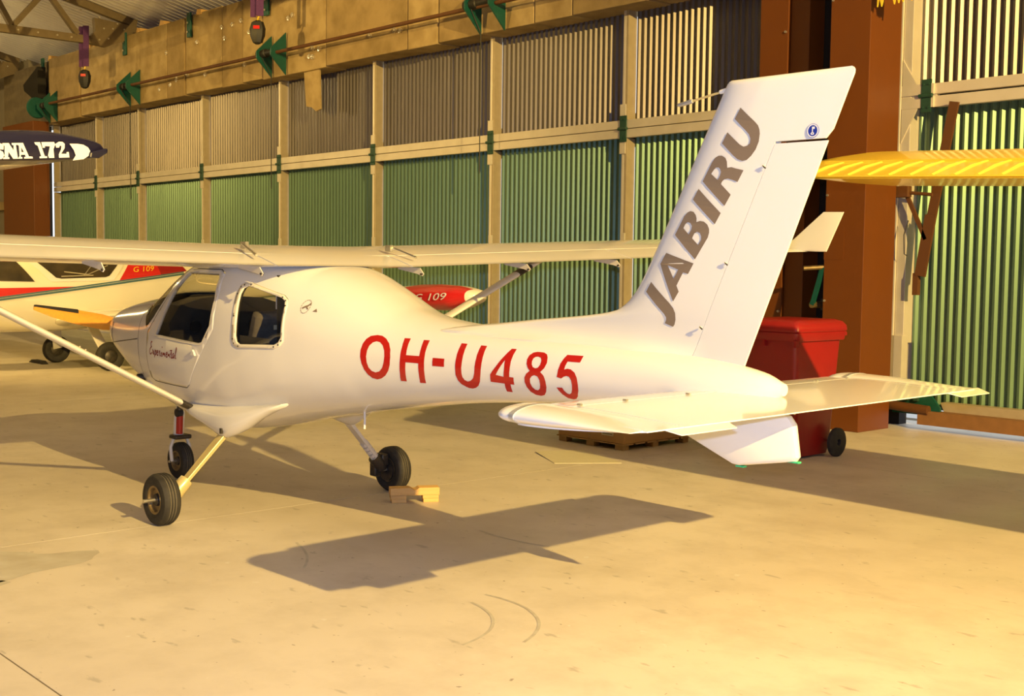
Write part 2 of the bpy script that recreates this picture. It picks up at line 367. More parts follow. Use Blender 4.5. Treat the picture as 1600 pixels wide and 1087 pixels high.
# bolts with washers in the beam
bolt = None
for k in range(34):
    x = rnd.uniform(-24, -9.5); z = rnd.choice([5.22, 5.35, 5.95, 6.15])+rnd.uniform(-0.05, 0.05)
    if bolt is None:
        bolt = MB().lathe([(0.001, -0.03), (0.016, -0.03), (0.02, -0.012), (0.042, -0.01), (0.042, 0.06), (0.001, 0.06)], (0, 0, 0), (0, 1, 0), 10).build('bolt', 'bolt', tr2)
        o = bolt
    else:
        o = bolt.copy(); COL.objects.link(o); o.parent = tr2
    o.location = (x, 11.50, z)
# torn strip hanging from the lintel
MB().prism([(-18.46, 11.58, 5.06), (-17.97, 11.58, 5.04), (-17.96, 11.60, 4.32), (-18.10, 11.60, 4.29), (-18.24, 11.6, 4.37), (-18.41, 11.6, 4.40)], (0, 0.03, 0)).build('torn_board', 'concrete_block', tr2, smooth=0)
# wedges on top of the beam
for x in (-29.9, -27.6, -27.2, -25.0, -23.9, -22.3, -20.3):
    MB().prism([(x, 11.52, 6.5), (x+0.22, 11.52, 6.5), (x+0.2, 11.52, 6.6), (x+0.05, 11.52, 6.62)], (0, 0.2, 0)).build('wedge', 'wood_chock', tr2, smooth=0)
# shaft with teal bearing brackets along the beam
sh = thing('door_drive_shaft', 'long rusty drive shaft along the concrete lintel with teal bearing brackets', 'shaft', (-29.6, 11.30, 5.36))
def rel(o, p): return (p[0]-o.location.x, p[1]-o.location.y, p[2]-o.location.z)
MB().tube([rel(sh, (-29.7, 11.30, 5.40)), rel(sh, (-8.2, 11.30, 5.31))], 0.030, 10).build('rod', 'rust_steel', sh)
for x0, x1 in ((-29.75, -29.30), (-25.24, -24.78), (-19.40, -18.92), (-13.60, -13.08)):
    for x in (x0, x1):
        MB().prism([rel(sh, (x, 11.49, 5.72)), rel(sh, (x, 11.18, 5.42)), rel(sh, (x, 11.18, 5.30)), rel(sh, (x, 11.49, 4.98))], (0.03, 0, 0)).build('bracket_plate', 'teal_paint', sh, smooth=0)
    MB().tube([rel(sh, (x0-0.10, 11.30, 5.38)), rel(sh, (x0+0.16, 11.30, 5.38)), rel(sh, (x0+0.17, 11.30, 5.38)), rel(sh, (x1-0.08, 11.3, 5.38))], [0.075, 0.075, 0.055, 0.055], 14).build('bearing', 'hoist_black', sh)
    MB().tube([rel(sh, (x0+0.05, 11.22, 5.4)), rel(sh, (x0+0.05, 11.46, 5.0)), rel(sh, (x0+0.05, 11.46, 3.0))], 0.008, 6).build('lifting_cable', 'hoist_black', sh)
MB().lathe([(0.02, -0.05), (0.24, -0.05), (0.26, 0), (0.24, 0.05), (0.02, 0.05)], rel(sh, (-30.05, 11.30, 5.36)), (1, 0, 0), 24).build('end_drum', 'teal_paint', sh)
# dark bracket block above the drum
MB().prism([(-30.95, 11.3, 6.0), (-30.0, 11.3, 6.35), (-30.0, 11.3, 5.6), (-30.2, 11.3, 5.55), (-30.9, 11.3, 5.85)], (0, 0.2, 0)).build('bearing_block', 'hoist_black', tr2, smooth=0)
for x in (-30.13, -25.47, -22.5, -19.54):
    s_ = MB(); s_.box((x-0.075, 11.46, 6.10), (x+0.075, 11.50, 6.58)); o = s_.build('teal_strap', 'teal_paint', tr2, smooth=0, bevel=0.006)
    for zz in (6.2, 6.38):
        MB().tube([(x, 11.43, zz), (x, 11.45, zz)], 0.02, 8).build('bolt', 'bolt', tr2)

# ---- folding hangar door (left): leaves with corrugated sheets in galvanised frames
PX = [-30.32, -27.74, -25.5, -22.57, -19.6, -16.64, -13.67, -11.01, -8.82]
d1 = bpy.data.objects.new('door_1', None); COL.objects.link(d1); d1.location = (0, 0, 0); tag(d1, 'folding hangar door of grey over green corrugated sheets in galvanised frames', None, kind='structure')
def sheet(x0, x1, z0, z1, name, m, parent, y=YW+0.09, pitch=0.098, depth=0.026):
    cr = corrugated(x0, x1, pitch, depth, ((0, 0), (0.25, 0), (0.50, 1), (0.75, 1)))
    mb = MB(); mb.loft([[(u, y+h, z0) for u, h in cr], [(u, y+h, z1) for u, h in cr]], closed=False)
    return mb.build(name, m, parent, smooth=0)
def hinge(x, z, parent, y=YW-0.095):
    mb = MB()
    mb.box((x-0.055, y, z-0.17), (x+0.055, y+0.02, z-0.02)).box((x-0.055, y, z+0.02), (x+0.055, y+0.02, z+0.17))
    mb.tube([(x-0.075, y-0.005, z), (x+0.075, y-0.005, z)], 0.022, 8)
    for dx in (-0.03, 0.03):
        for dz in (-0.12, 0.12): mb.tube([(x+dx, y-0.012, z+dz), (x+dx, y+0.01, z+dz)], 0.012, 6)
    return mb.build('hinge', 'hinge_green', parent, smooth=0)
ZR = 3.475
for i in range(len(PX)-1):
    x0, x1 = PX[i]+0.058, PX[i+1]-0.058
    sheet(x0, x1, ZR+0.04, 5.15, 'upper_sheet', 'sheet_grey', d1); sheet(x0, x1, 0.03, ZR-0.04, 'lower_sheet', 'sheet_green', d1)
    for s_ in (-1, 1):
        MB().box((x0-0.04, YW-0.07, ZR+0.005 if s_ > 0 else ZR-0.115), (x1+0.04, YW+0.0, ZR+0.115 if s_ > 0 else ZR-0.005)).build('rail', 'galvanised', d1, smooth=0, bevel=0.004)
    MB().box((x0-0.04, YW-0.07, 0.02), (x1+0.04, YW, 0.16)).build('rail', 'galvanised', d1, smooth=0)
    for xa, mm in ((x0-0.055, 'beige_rail'), (x1+0.012, 'galvanised')):
        MB().box((xa, YW-0.06, ZR+0.12), (xa+0.043, YW+0.10, 5.15)).build('stile', mm, d1, smooth=0, bevel=0.004)
        MB().box((xa, YW-0.06, 0.16), (xa+0.043, YW+0.10, ZR-0.12)).build('stile', mm, d1, smooth=0, bevel=0.004)
MB().box((PX[0], YW+0.125, ZR-0.22), (PX[-1], YW+0.14, ZR+0.22)).build('rail_backing', 'slot_black', d1, smooth=0)
MB().box((-7.06, YW+0.125, ZR-0.2), (4.0, YW+0.14, ZR+0.24)).build('rail_backing', 'slot_black', d2 if 'd2' in globals() else d1, smooth=0)
for x in PX[1:-1]:
    MB().box((x-0.068, YW-0.078, ZR-0.32), (x+0.03, YW-0.062, ZR+0.32)).build('joint_plate', 'galvanised', d1, smooth=0); hinge(x, ZR, d1)
    MB().box((x-0.02, YW-0.085, 1.95), (x+0.05, YW-0.06, 2.12)).build('latch', 'galvanised', d1, smooth=0)
# ---- second door, right of the columns
d2 = bpy.data.objects.new('door_2', None); COL.objects.link(d2); tag(d2, 'right hand hangar door of grey over green corrugated sheets', None, kind='structure')
sheet(-6.87, -1.6, ZR+0.06, 7.6, 'upper_sheet', 'sheet_grey', d2); sheet(-6.87, -1.6, 0.20, ZR-0.06, 'lower_sheet', 'sheet_green', d2)
sheet(-1.45, 4.0, ZR+0.06, 7.6, 'upper_sheet', 'sheet_grey', d2); sheet(-1.45, 4.0, 0.20, ZR-0.06, 'lower_sheet', 'sheet_green', d2)
sheet(4.1, 15.6, 0.20, 7.6, 'upper_sheet', 'sheet_grey', d2, pitch=0.2)
MB().box((-7.06, YW-0.10, 0.9), (-6.99, YW+0.12, 7.6)).build('stile', 'galvanised', d2, smooth=0, bevel=0.004)
MB().box((-6.985, YW-0.08, 0.9), (-6.88, YW+0.12, 7.6)).build('stile', 'galvanised', d2, smooth=0, bevel=0.004)
MB().box((-7.08, YW-0.12, 0.25), (-6.97, YW+0.0, 0.98)).build('stile', 'beige_rail', d2, smooth=0); MB().box((-6.965, YW-0.12, 0.25), (-6.87, YW+0.0, 0.98)).build('stile', 'galvanised', d2, smooth=0)
MB().box((-1.6, YW-0.08, 0.2), (-1.45, YW+0.12, 7.6)).build('stile', 'galvanised', d2, smooth=0)
for za, zb_ in ((ZR+0.035, ZR+0.145), (ZR-0.10, ZR+0.015)):
    MB().box((-6.62, YW-0.07, za), (4.0, YW, zb_)).build('rail', 'galvanised', d2, smooth=0, bevel=0.004)
    MB().box((-7.0, YW-0.093, za), (-6.62, YW+0.01, zb_)).build('rail', 'galvanised', d2, smooth=0)
hinge(-6.70, ZR+0.02, d2, YW-0.10)
MB().box((-7.08, YW+0.125, 0.25), (-6.80, YW+0.14, 7.6)).build('stile_backing', 'galvanised', d2, smooth=0)
MB().box((-6.985, YW-0.06, ZR-0.10), (-6.60, YW-0.0, ZR+0.14)).build('rail_end', 'galvanised', d2, smooth=0)
MB().prism([(-6.98, YW-0.09, ZR+0.12), (-6.80, YW-0.09, ZR+0.12), (-6.98, YW-0.09, ZR+0.42)], (0, 0.02, 0)).build('gusset', 'galvanised', d2, smooth=0)
MB().prism([(-6.98, YW-0.09, ZR-0.1), (-6.80, YW-0.09, ZR-0.1), (-6.98, YW-0.09, ZR-0.45)], (0, 0.02, 0)).build('gusset', 'galvanised', d2, smooth=0)
MB().prism([(-6.62, 11.66, 0.065), (15.6, 11.66, 0.065), (15.6, 11.66, 0.21), (-6.62, 11.66, 0.21)], (0, 0.14, 0)).build('bottom_rail', 'brown_rail', d2, smooth=0)
MB().prism([(-6.38, 11.80, 0.17), (15.6, 11.80, 0.17), (15.6, 11.80, 0.30), (-6.44, 11.80, 0.30)], (0, 0.14, 0)).build('bottom_rail', 'beige_rail', d2, smooth=0)
# teal hinge carriage at the foot of the right door
MB().prism([(-6.95, 11.72, 0.16), (-6.40, 11.72, 0.16), (-6.40, 11.72, 0.25), (-6.62, 11.72, 0.50), (-6.95, 11.72, 0.52)], (0, 0.03, 0)).build('carriage_plate', 'teal_paint', d2, smooth=0)
for x in (-6.88, -6.77, -6.66):
    MB().box((x-0.035, 11.68, 0.30), (x+0.03, 11.72, 0.45)).build('carriage_block', 'hinge_green', d2, smooth=0, bevel=0.01)
MB().tube([(-6.95, 11.67, 0.24), (-6.5, 11.67, 0.22)], 0.05, 12).build('carriage_roller', 'rust_steel', d2)
# brown folding stay on the right door
st = thing('door_stay', 'brown steel folding stay standing against the right green door', 'stay', (-6.70, 11.70, 0.0))
bar(MB(), (0.02, 0.02, 1.62), (0.34, 0.02, 3.40), 0.10, 0.03, (0, 1, 0)).build('arm', 'rust_steel', st, smooth=0)
bar(MB(), (0.05, -0.03, 1.62), (0.15, -0.03, 2.25), 0.12, 0.03, (0, 1, 0)).build('sleeve', 'rust_steel', st, smooth=0)
bar(MB(), (-0.15, -0.03, 2.50), (0.10, -0.03, 2.0), 0.04, 0.03, (0, 1, 0)).build('link', 'rust_steel', st, smooth=0)
MB().tube([(-0.19, -0.05, 2.50), (0.17, -0.05, 2.46)], 0.018, 8).build('pin', 'rust_steel', st)
MB().box((-0.23, -0.10, 2.44), (-0.08, -0.02, 2.56)).build('clamp', 'rust_steel', st, smooth=0, bevel=0.01)
MB().box((-0.03, -0.04, 1.42), (0.03, 0.02, 1.65)).build('foot', 'rust_steel', st, smooth=0)
MB().tube([(-0.10, -0.04, 2.2), (-0.14, -0.05, 2.05), (-0.13, -0.05, 1.85), (-0.10, -0.04, 1.83)], 0.006, 6).build('wire', 'dark_metal', st)

# ---- brown steel columns between the doors
cl = thing('steel_column', 'broad rust brown box column right of the tail fin, standing between the two doors', 'column', (-7.13, 11.28, 0))
MB().box((-0.235, -0.30, 0), (0.235, 0.285, 7.2)).build('casing', 'steel_brown', cl, smooth=0, bevel=0.006)
MB().box((-0.236, -0.303, 1.78), (0.0, -0.299, 2.12)).build('cover_plate', 'steel_brown', cl, smooth=0)
c2 = thing('steel_column', 'narrower rust brown column behind the tail fin, left of the dark slot', 'column', (-8.2, 11.62, 0))
MB().box((-0.36, -0.24, 0), (0.02, 0.25, 7.2)).build('casing', 'steel_brown', c2, smooth=0, bevel=0.006)
MB().box((0.025, -0.20, 0), (0.27, 0.25, 7.2)).build('side_strip', 'steel_brown', c2, smooth=0, bevel=0.006)
for zz in (0.5, 1.2, 2.3, 3.3, 4.3):
    MB().tube([(-0.01, -0.26, zz), (-0.01, -0.235, zz)], 0.014, 8).build('rivet', 'bolt', c2)
    MB().tube([(-0.21, -0.315, zz+0.15), (-0.21, -0.295, zz+0.15)], 0.012, 8).build('rivet', 'bolt', cl)
so = MB().box((-7.95, 11.70, 0), (-7.3, 11.9, 7.2)).build('trim_1', 'slot_black', smooth=0); tag(so, kind='structure')
c3 = thing('steel_column', 'dark brown steel column at the far left end of the folding door', 'column', (-31.0, 11.55, 0))
MB().box((-1.15, -0.35, 0), (0.93, 0.04, 5.05)).build('casing', 'steel_brown', c3, smooth=0, bevel=0.01)
MB().box((-1.15, 0.045, 0), (0.42, 0.30, 5.0)).build('web', 'slot_black', c3, smooth=0)
# far left bay of the back wall
MB().box((-36.7, 11.9, 0), (-32.2, 12.3, 7.2)).build('bay_panel', 'cream_wall', wb, smooth=0)
for z in (1.9, 3.0, 4.55):
    MB().box((-36.7, 11.75, z), (-32.2, 11.9, z+0.22)).build('bay_rail', 'concrete_block', wb, smooth=0, bevel=0.01)
MB().box((-32.85, 11.5, 2.2), (-32.65, 11.75, 2.6)).build('bay_box', 'cream_wall', wb, smooth=0)
MB().box((-30.5, 12.2, 5.06), (-30.0, 12.3, 6.6)).build('backing', 'slot_black', wb, smooth=0)
MB().box((-8.0, 11.95, 0.0), (-7.0, 12.1, 7.4)).build('backing', 'slot_black', wb, smooth=0)
MB().box((-37, 12.25, 6.4), (16, 12.5, 6.80)).build('eaves_beam', 'rust_steel', wb, smooth=0)
# yellow fringed cloth hung on the column
fr = []
rr = random.Random(2)
xx = -6.86
top = [(-6.40, 10.93, 4.75), (-6.80, 10.93, 4.75)]
n = 17
for k in range(n+1):
    x = -6.80+0.40*k/n
    fr.append((x, 10.93, 4.385-0.018*(k/n)-(0.0 if k % 2 else rr.uniform(0.02, 0.09))))
o = MB().prism(top+fr, (0, 0.02, 0)).build('fringed_cloth', 'yellow_paint', smooth=0)
tag(o, 'yellow cloth with a ragged fringe hanging at the top of the broad brown column', 'cloth')
# crank handle on the column
ck = thing('winch_crank', 'teal winch crank with a brown grip, mounted in the slot beside the red bin', 'crank', (-7.50, 11.02, 1.30))
MB().tube([(0, 0.3, 0), (0, -0.04, 0)], 0.035, 12).build('hub', 'rim_bronze', ck)
MB().box((-0.05, 0.2, -0.06), (0.3, 0.7, 0.06)).build('mount', 'dark_metal', ck, smooth=0)
bar(MB(), (0, -0.03, 0), (0.12, -0.03, 0.40), 0.05, 0.025, (0, 1, 0)).build('arm', 'teal_paint', ck, smooth=0)
MB().tube([(0.12, -0.02, 0.40), (-0.03, -0.16, 0.385)], 0.024, 12).build('grip', 'rim_bronze', ck)
ys_ = MB().box((-7.80, 11.02, 0.735), (-7.35, 11.55, 0.785)).build('yellow_shelf_board', 'yellow_paint', smooth=0); tag(ys_, 'small yellow board sticking out of the slot beside the red bin', 'board')
rub = thing('scrap_wood_pile', 'low pile of dusty scrap boards in the slot behind the red bin', 'wood pile', (-7.62, 11.35, 0))
for k in range(6):
    MB().box((-0.22+0.02*(k % 3), -0.12, k*0.075), (0.22-0.03*(k % 2), 0.2, k*0.075+0.06)).build('board', 'wood_pallet', rub, smooth=0)

# ---- roof trusses
def truss(x, label):
    t = thing('roof_truss', label, 'truss', (x, 11.5, 6.25), group='roof trusses')
    W_ = 0.12
    def b(name, p, q, h): bar(MB(), (0, p[0]-11.5, p[1]-6.25), (0, q[0]-11.5, q[1]-6.25), W_, h, (0, -0.2, 1)).build(name, 'truss_steel', t, smooth=0)
    b('bottom_chord', (11.1, 6.33), (-0.5, 6.33), 0.16); b('bottom_chord', (-0.5, 6.33), (-12.8, 6.33), 0.16)
    b('top_chord', (11.75, 6.80), (-0.5, RZ(-0.49)-0.10), 0.16); b('top_chord', (-0.5, RZ(-0.49)-0.10), (-12.8, RZ(-12.8)-0.10), 0.16)
    y = 10.45; k = 0
    while y > -0.2:
        y2 = y-0.62 if k % 2 == 0 else y-0.65
        za, zb_ = (6.42, RZ(y2)-0.14) if k % 2 == 0 else (RZ(y)-0.14, 6.42)
        b('web', (y, za), (y2, zb_), 0.10); y = y2-0.05; k += 1
    MB().prism([(-0.07, 10.80-11.5, 6.80-6.25), (-0.07, 11.75-11.5, 6.74-6.25), (-0.07, 11.70-11.5, 6.50-6.25), (-0.07, 11.05-11.5, 6.22-6.25), (-0.07, 10.60-11.5, 6.26-6.25), (-0.07, 10.82-11.5, 6.52-6.25)], (0.14, 0, 0)).build('end_plate', 'truss_steel', t, smooth=0)
    for yy, zz in ((11.45, 6.64), (11.2, 6.62), (11.0, 6.6), (11.1, 6.4), (10.9, 6.35), (10.6, 6.33), (10.3, 6.33), (10.0, 6.33), (9.6, 6.33), (9.2, 6.33), (11.3, 6.74), (10.9, 6.82), (10.5, 6.92)):
        MB().tube([(0.06, yy-11.5, zz-6.25), (0.085, yy-11.5, zz-6.25)], 0.02, 8).build('bolt', 'bolt', t)
    return t
truss(-25.5, 'brown steel roof truss meeting the lintel at upper left'); truss(-32.5, 'brown steel roof truss in the far upper left corner')
truss(-18.3, 'brown steel roof truss above the middle of the folding door')
# ---- hoists hung from purple slings
def hoist(loc, label):
    t = thing('chain_hoist', label, 'hoist', loc, R_(-42), group='hoists on purple slings')
    mb = MB(); prof = [(0.03, 0.20), (0.10, 0.17), (0.135, 0.06), (0.125, -0.06), (0.08, -0.17), (0.03, -0.20)]
    n = 8; rings = [[(0.62*r*math.sin(2*math.pi*k/n), r*math.cos(2*math.pi*k/n), h) for k in range(n)] for r, h in prof]
    mb.loft(rings).build('body', 'hoist_black', t, smooth=20)
    MB().box((0.078, -0.055, 0.045), (0.090, 0.05, 0.10)).build('red_label', 'g_red', t, smooth=0)
    MB().tube([(0, 0, 0.2), (0.03, 0.02, 0.24), (0.02, 0.04, 0.29), (0, 0, 0.31), (-0.03, -0.02, 0.27)], 0.015, 8).build('hook', 'yellow_paint', t)
    for dx, dy in ((-0.05, -0.07), (0.05, 0.05)):
        MB().prism([(dx, dy-0.06, 0.26), (dx, dy+0.06, 0.26), (dx+0.02, dy+0.08, 1.10), (dx+0.02, dy-0.05, 1.10)], (0.012, 0, 0)).build('sling', 'purple_strap', t, smooth=0)
    return t
hoist((-25.5, 10.60, 5.50), 'black hoist on a purple sling below the upper left truss'); hoist((-18.3, 10.58, 5.52), 'black hoist on a purple sling at the top edge, above the folding door')

# ================================================================== THE WHITE HIGH-WING AIRCRAFT
J = thing('light_aircraft', 'white high-wing two-seat aircraft with a tall fin and red registration, in front', 'aircraft', (-7.192, 4.384, 0), R_(181.45))
# x, ztop, zbot, halfwidth, zc(max width height), n_up, n_lo
SEC=[(2.04,1.20,1.055,0.20,1.13,2.0,2.0),
(2.01,1.265,1.015,0.29,1.14,2.2,2.1),
(1.95,1.312,0.968,0.355,1.14,2.3,2.1),
(1.85,1.348,0.905,0.408,1.135,2.4,2.1),
(1.72,1.375,0.835,0.435,1.12,2.4,2.15),
(1.50,1.405,0.735,0.468,1.10,2.5,2.3),
(1.25,1.435,0.645,0.508,1.09,2.6,2.3),
(1.10,1.465,0.60,0.528,1.08,2.7,2.3),
(0.95,1.545,0.565,0.545,1.07,2.8,2.3),
(0.75,1.65,0.535,0.56,1.06,3.0,2.4),
(0.55,1.715,0.52,0.572,1.06,3.2,2.4),
(0.30,1.735,0.525,0.58,1.06,3.3,2.4),
(0.00,1.735,0.565,0.58,1.06,3.3,2.4),
(-0.30,1.715,0.625,0.565,1.08,3.1,2.3),
(-0.60,1.675,0.685,0.53,1.10,2.8,2.2),
(-0.75,1.645,0.71,0.503,1.105,2.65,2.15),
(-0.90,1.60,0.735,0.475,1.11,2.5,2.1),
(-1.14,1.515,0.78,0.425,1.12,2.3,2.1),
(-1.30,1.455,0.805,0.392,1.12,2.2,2.0),
(-1.45,1.41,0.828,0.362,1.12,2.1,2.0),
(-1.69,1.37,0.862,0.318,1.12,2.0,2.0),
(-1.97,1.345,0.90,0.273,1.13,2.0,2.0),
(-2.50,1.32,0.95,0.212,1.14,2.0,2.0),
(-3.00,1.295,0.985,0.170,1.145,2.0,2.0),
(-3.40,1.27,1.01,0.138,1.145,2.0,2.0),
(-3.70,1.245,1.04,0.105,1.145,2.0,2.0),
(-3.90,1.21,1.075,0.068,1.145,2.0,2.0),
(-4.00,1.17,1.115,0.028,1.143,2.0,2.0)]
_S=np.array(SEC[::-1]);_X=_S[:,0]
def _slopes(y):
    h=np.diff(_X);d=np.diff(y)/h;m=np.zeros_like(y);m[0]=d[0];m[-1]=d[-1]
    for i in range(1,len(y)-1):
        if d[i-1]*d[i]>0:
            w1=2*h[i]+h[i-1];w2=h[i]+2*h[i-1];m[i]=(w1+w2)/(w1/d[i-1]+w2/d[i])
    return m
_M=[_slopes(_S[:,k]) for k in range(7)]
def sec(x):
    x=min(max(x,_X[0]),_X[-1]);i=min(max(int(np.searchsorted(_X,x))-1,0),len(_X)-2)
    h=_X[i+1]-_X[i];t=(x-_X[i])/h
    a,b,c_,d=2*t**3-3*t**2+1,t**3-2*t**2+t,-2*t**3+3*t**2,t**3-t**2
    return [a*_S[i,k]+b*h*_M[k][i]+c_*_S[i+1,k]+d*h*_M[k][i+1] for k in range(1,7)]
def ysurf(x,z):
    zt,zb,w,zc,nu,nl=sec(x)
    if z>=zc: r=(z-zc)/(zt-zc);n=nu
    else: r=(zc-z)/(zc-zb);n=nl
    return 0. if r>=1 else w*(1-r**n)**(1/n)

FIN_TEXT=[
 [ [(-3.753,2.399),(-3.831,2.330),(-3.847,2.313),(-3.854,2.295),(-3.856,2.276),(-3.851,2.242),(-3.835,2.208),(-3.812,2.181),(-3.789,2.164),(-3.766,2.161),(-3.742,2.169),(-3.718,2.188),(-3.655,2.246),(-3.684,2.294),(-3.752,2.235),(-3.772,2.224),(-3.791,2.227),(-3.805,2.238),(-3.808,2.257),(-3.800,2.277),(-3.781,2.297),(-3.723,2.351)] ],  # U
 [ [(-3.549,2.078),(-3.601,2.163),(-3.617,2.182),(-3.637,2.191),(-3.657,2.190),(-3.676,2.179),(-3.685,2.162),(-3.687,2.134),(-3.709,2.136),(-3.729,2.130),(-3.773,2.119),(-3.742,2.068),(-3.714,2.079),(-3.690,2.085),(-3.670,2.082),(-3.658,2.071),(-3.654,2.061),(-3.706,2.012),(-3.673,1.962)],[(-3.598,2.110),(-3.612,2.128),(-3.624,2.138),(-3.638,2.138),(-3.648,2.130),(-3.653,2.117),(-3.647,2.099),(-3.635,2.081)] ],  # R
 [ [(-3.526,2.045),(-3.653,1.930),(-3.621,1.880),(-3.494,1.996)] ],  # I
 [ [(-3.391,1.833),(-3.445,1.920),(-3.462,1.936),(-3.481,1.943),(-3.500,1.939),(-3.513,1.925),(-3.519,1.908),(-3.518,1.891),(-3.539,1.896),(-3.560,1.893),(-3.580,1.879),(-3.590,1.859),(-3.590,1.841),(-3.583,1.819),(-3.512,1.718)],[(-3.442,1.864),(-3.453,1.883),(-3.467,1.892),(-3.483,1.887),(-3.492,1.874),(-3.490,1.859),(-3.474,1.834)],[(-3.495,1.816),(-3.507,1.838),(-3.522,1.846),(-3.539,1.840),(-3.546,1.825),(-3.545,1.808),(-3.529,1.785)] ],  # B
 [ [(-3.339,1.748),(-3.504,1.699),(-3.473,1.649),(-3.444,1.656),(-3.406,1.593),(-3.419,1.565),(-3.386,1.517),(-3.304,1.696)],[(-3.352,1.689),(-3.416,1.669),(-3.389,1.626)] ],  # A
 [ [(-3.248,1.608),(-3.362,1.511),(-3.386,1.485),(-3.397,1.461),(-3.396,1.430),(-3.388,1.407),(-3.379,1.396),(-3.331,1.411),(-3.340,1.427),(-3.341,1.441),(-3.329,1.458),(-3.218,1.560)] ],  # J
]
REG_TEXT=[
 [ [(-1.440,1.269),(-1.477,1.266),(-1.513,1.252),(-1.550,1.226),(-1.573,1.193),(-1.583,1.150),(-1.581,1.106),(-1.564,1.070),(-1.535,1.041),(-1.498,1.022),(-1.463,1.014),(-1.428,1.020),(-1.402,1.039),(-1.381,1.067),(-1.366,1.102),(-1.356,1.142),(-1.355,1.182),(-1.362,1.217),(-1.376,1.244),(-1.399,1.262)],[(-1.455,1.234),(-1.482,1.230),(-1.509,1.213),(-1.529,1.186),(-1.538,1.152),(-1.535,1.117),(-1.521,1.085),(-1.496,1.063),(-1.465,1.055),(-1.438,1.062),(-1.418,1.081),(-1.407,1.109),(-1.401,1.144),(-1.404,1.180),(-1.413,1.207),(-1.431,1.226)] ],  # O
 [ [(-1.638,1.260),(-1.682,1.260),(-1.687,1.228),(-1.693,1.194),(-1.697,1.168),(-1.794,1.168),(-1.792,1.196),(-1.788,1.225),(-1.780,1.256),(-1.824,1.256),(-1.829,1.223),(-1.832,1.189),(-1.835,1.155),(-1.836,1.113),(-1.832,1.070),(-1.821,1.016),(-1.778,1.015),(-1.787,1.049),(-1.791,1.084),(-1.793,1.127),(-1.699,1.128),(-1.696,1.096),(-1.691,1.060),(-1.683,1.017),(-1.639,1.017),(-1.649,1.058),(-1.654,1.102),(-1.656,1.145),(-1.652,1.192),(-1.646,1.231)] ],  # H
 [ [(-1.895,1.164),(-1.981,1.164),(-1.982,1.119),(-1.896,1.119)] ],  # -
 [ [(-2.135,1.048),(-2.159,1.054),(-2.182,1.070),(-2.197,1.097),(-2.203,1.134),(-2.207,1.163),(-2.208,1.196),(-2.208,1.226),(-2.207,1.248),(-2.250,1.247),(-2.252,1.219),(-2.253,1.186),(-2.252,1.154),(-2.247,1.121),(-2.239,1.087),(-2.223,1.052),(-2.200,1.029),(-2.175,1.016),(-2.148,1.009),(-2.122,1.010),(-2.107,1.015),(-2.079,1.030),(-2.065,1.051),(-2.059,1.081),(-2.062,1.115),(-2.064,1.157),(-2.064,1.194),(-2.064,1.222),(-2.061,1.252),(-2.105,1.251),(-2.109,1.221),(-2.111,1.188),(-2.111,1.159),(-2.107,1.122),(-2.105,1.092),(-2.106,1.071),(-2.116,1.055)] ],  # U
 [ [(-2.429,1.242),(-2.463,1.242),(-2.458,1.210),(-2.454,1.178),(-2.452,1.146),(-2.443,1.095),(-2.472,1.094),(-2.463,1.054),(-2.437,1.055),(-2.431,1.034),(-2.422,1.010),(-2.384,1.011),(-2.389,1.031),(-2.397,1.056),(-2.302,1.059),(-2.311,1.100),(-2.356,1.148),(-2.397,1.199)],[(-2.412,1.182),(-2.350,1.100),(-2.403,1.093),(-2.412,1.140)] ],  # 4
 [ [(-2.628,1.236),(-2.655,1.235),(-2.679,1.227),(-2.692,1.212),(-2.698,1.185),(-2.685,1.157),(-2.659,1.136),(-2.680,1.118),(-2.687,1.090),(-2.681,1.058),(-2.662,1.031),(-2.636,1.012),(-2.605,1.004),(-2.574,1.008),(-2.553,1.024),(-2.544,1.049),(-2.542,1.076),(-2.548,1.100),(-2.564,1.122),(-2.588,1.137),(-2.572,1.154),(-2.563,1.173),(-2.560,1.195),(-2.566,1.216),(-2.585,1.231),(-2.608,1.236)],[(-2.627,1.213),(-2.648,1.208),(-2.657,1.195),(-2.655,1.173),(-2.642,1.157),(-2.624,1.153),(-2.608,1.158),(-2.599,1.171),(-2.596,1.187),(-2.601,1.203),(-2.613,1.211)],[(-2.618,1.117),(-2.638,1.111),(-2.647,1.093),(-2.643,1.067),(-2.629,1.045),(-2.612,1.036),(-2.594,1.038),(-2.582,1.052),(-2.579,1.074),(-2.584,1.095),(-2.599,1.110)] ],  # 8
 [ [(-2.810,1.232),(-2.914,1.233),(-2.909,1.200),(-2.829,1.200),(-2.821,1.178),(-2.817,1.159),(-2.836,1.165),(-2.859,1.163),(-2.885,1.148),(-2.898,1.122),(-2.898,1.087),(-2.886,1.054),(-2.860,1.023),(-2.833,1.007),(-2.810,1.002),(-2.781,1.007),(-2.765,1.025),(-2.755,1.045),(-2.749,1.062),(-2.787,1.064),(-2.791,1.048),(-2.802,1.034),(-2.814,1.031),(-2.832,1.039),(-2.848,1.059),(-2.858,1.083),(-2.859,1.107),(-2.849,1.124),(-2.832,1.128),(-2.814,1.123),(-2.796,1.112),(-2.767,1.118),(-2.777,1.156),(-2.786,1.187),(-2.798,1.213)] ],  # 5
]
DOOR_WIN = [(0.515, 1.606), (0.075, 1.602), (0.036, 1.575), (0.0, 1.44), (0.028, 1.264), (0.125, 1.15), (0.17, 1.141), (0.81, 1.168)]
DOOR_OUT = [(0.56, 1.635), (0.085, 1.632), (0.0, 1.605), (-0.038, 1.488), (-0.022, 1.242), (0.096, 1.115), (0.338, 0.849), (0.392, 0.823), (0.921, 0.83), (0.975, 0.855), (0.985, 1.03), (0.967, 1.18), (0.86, 1.275), (0.715, 1.42)]
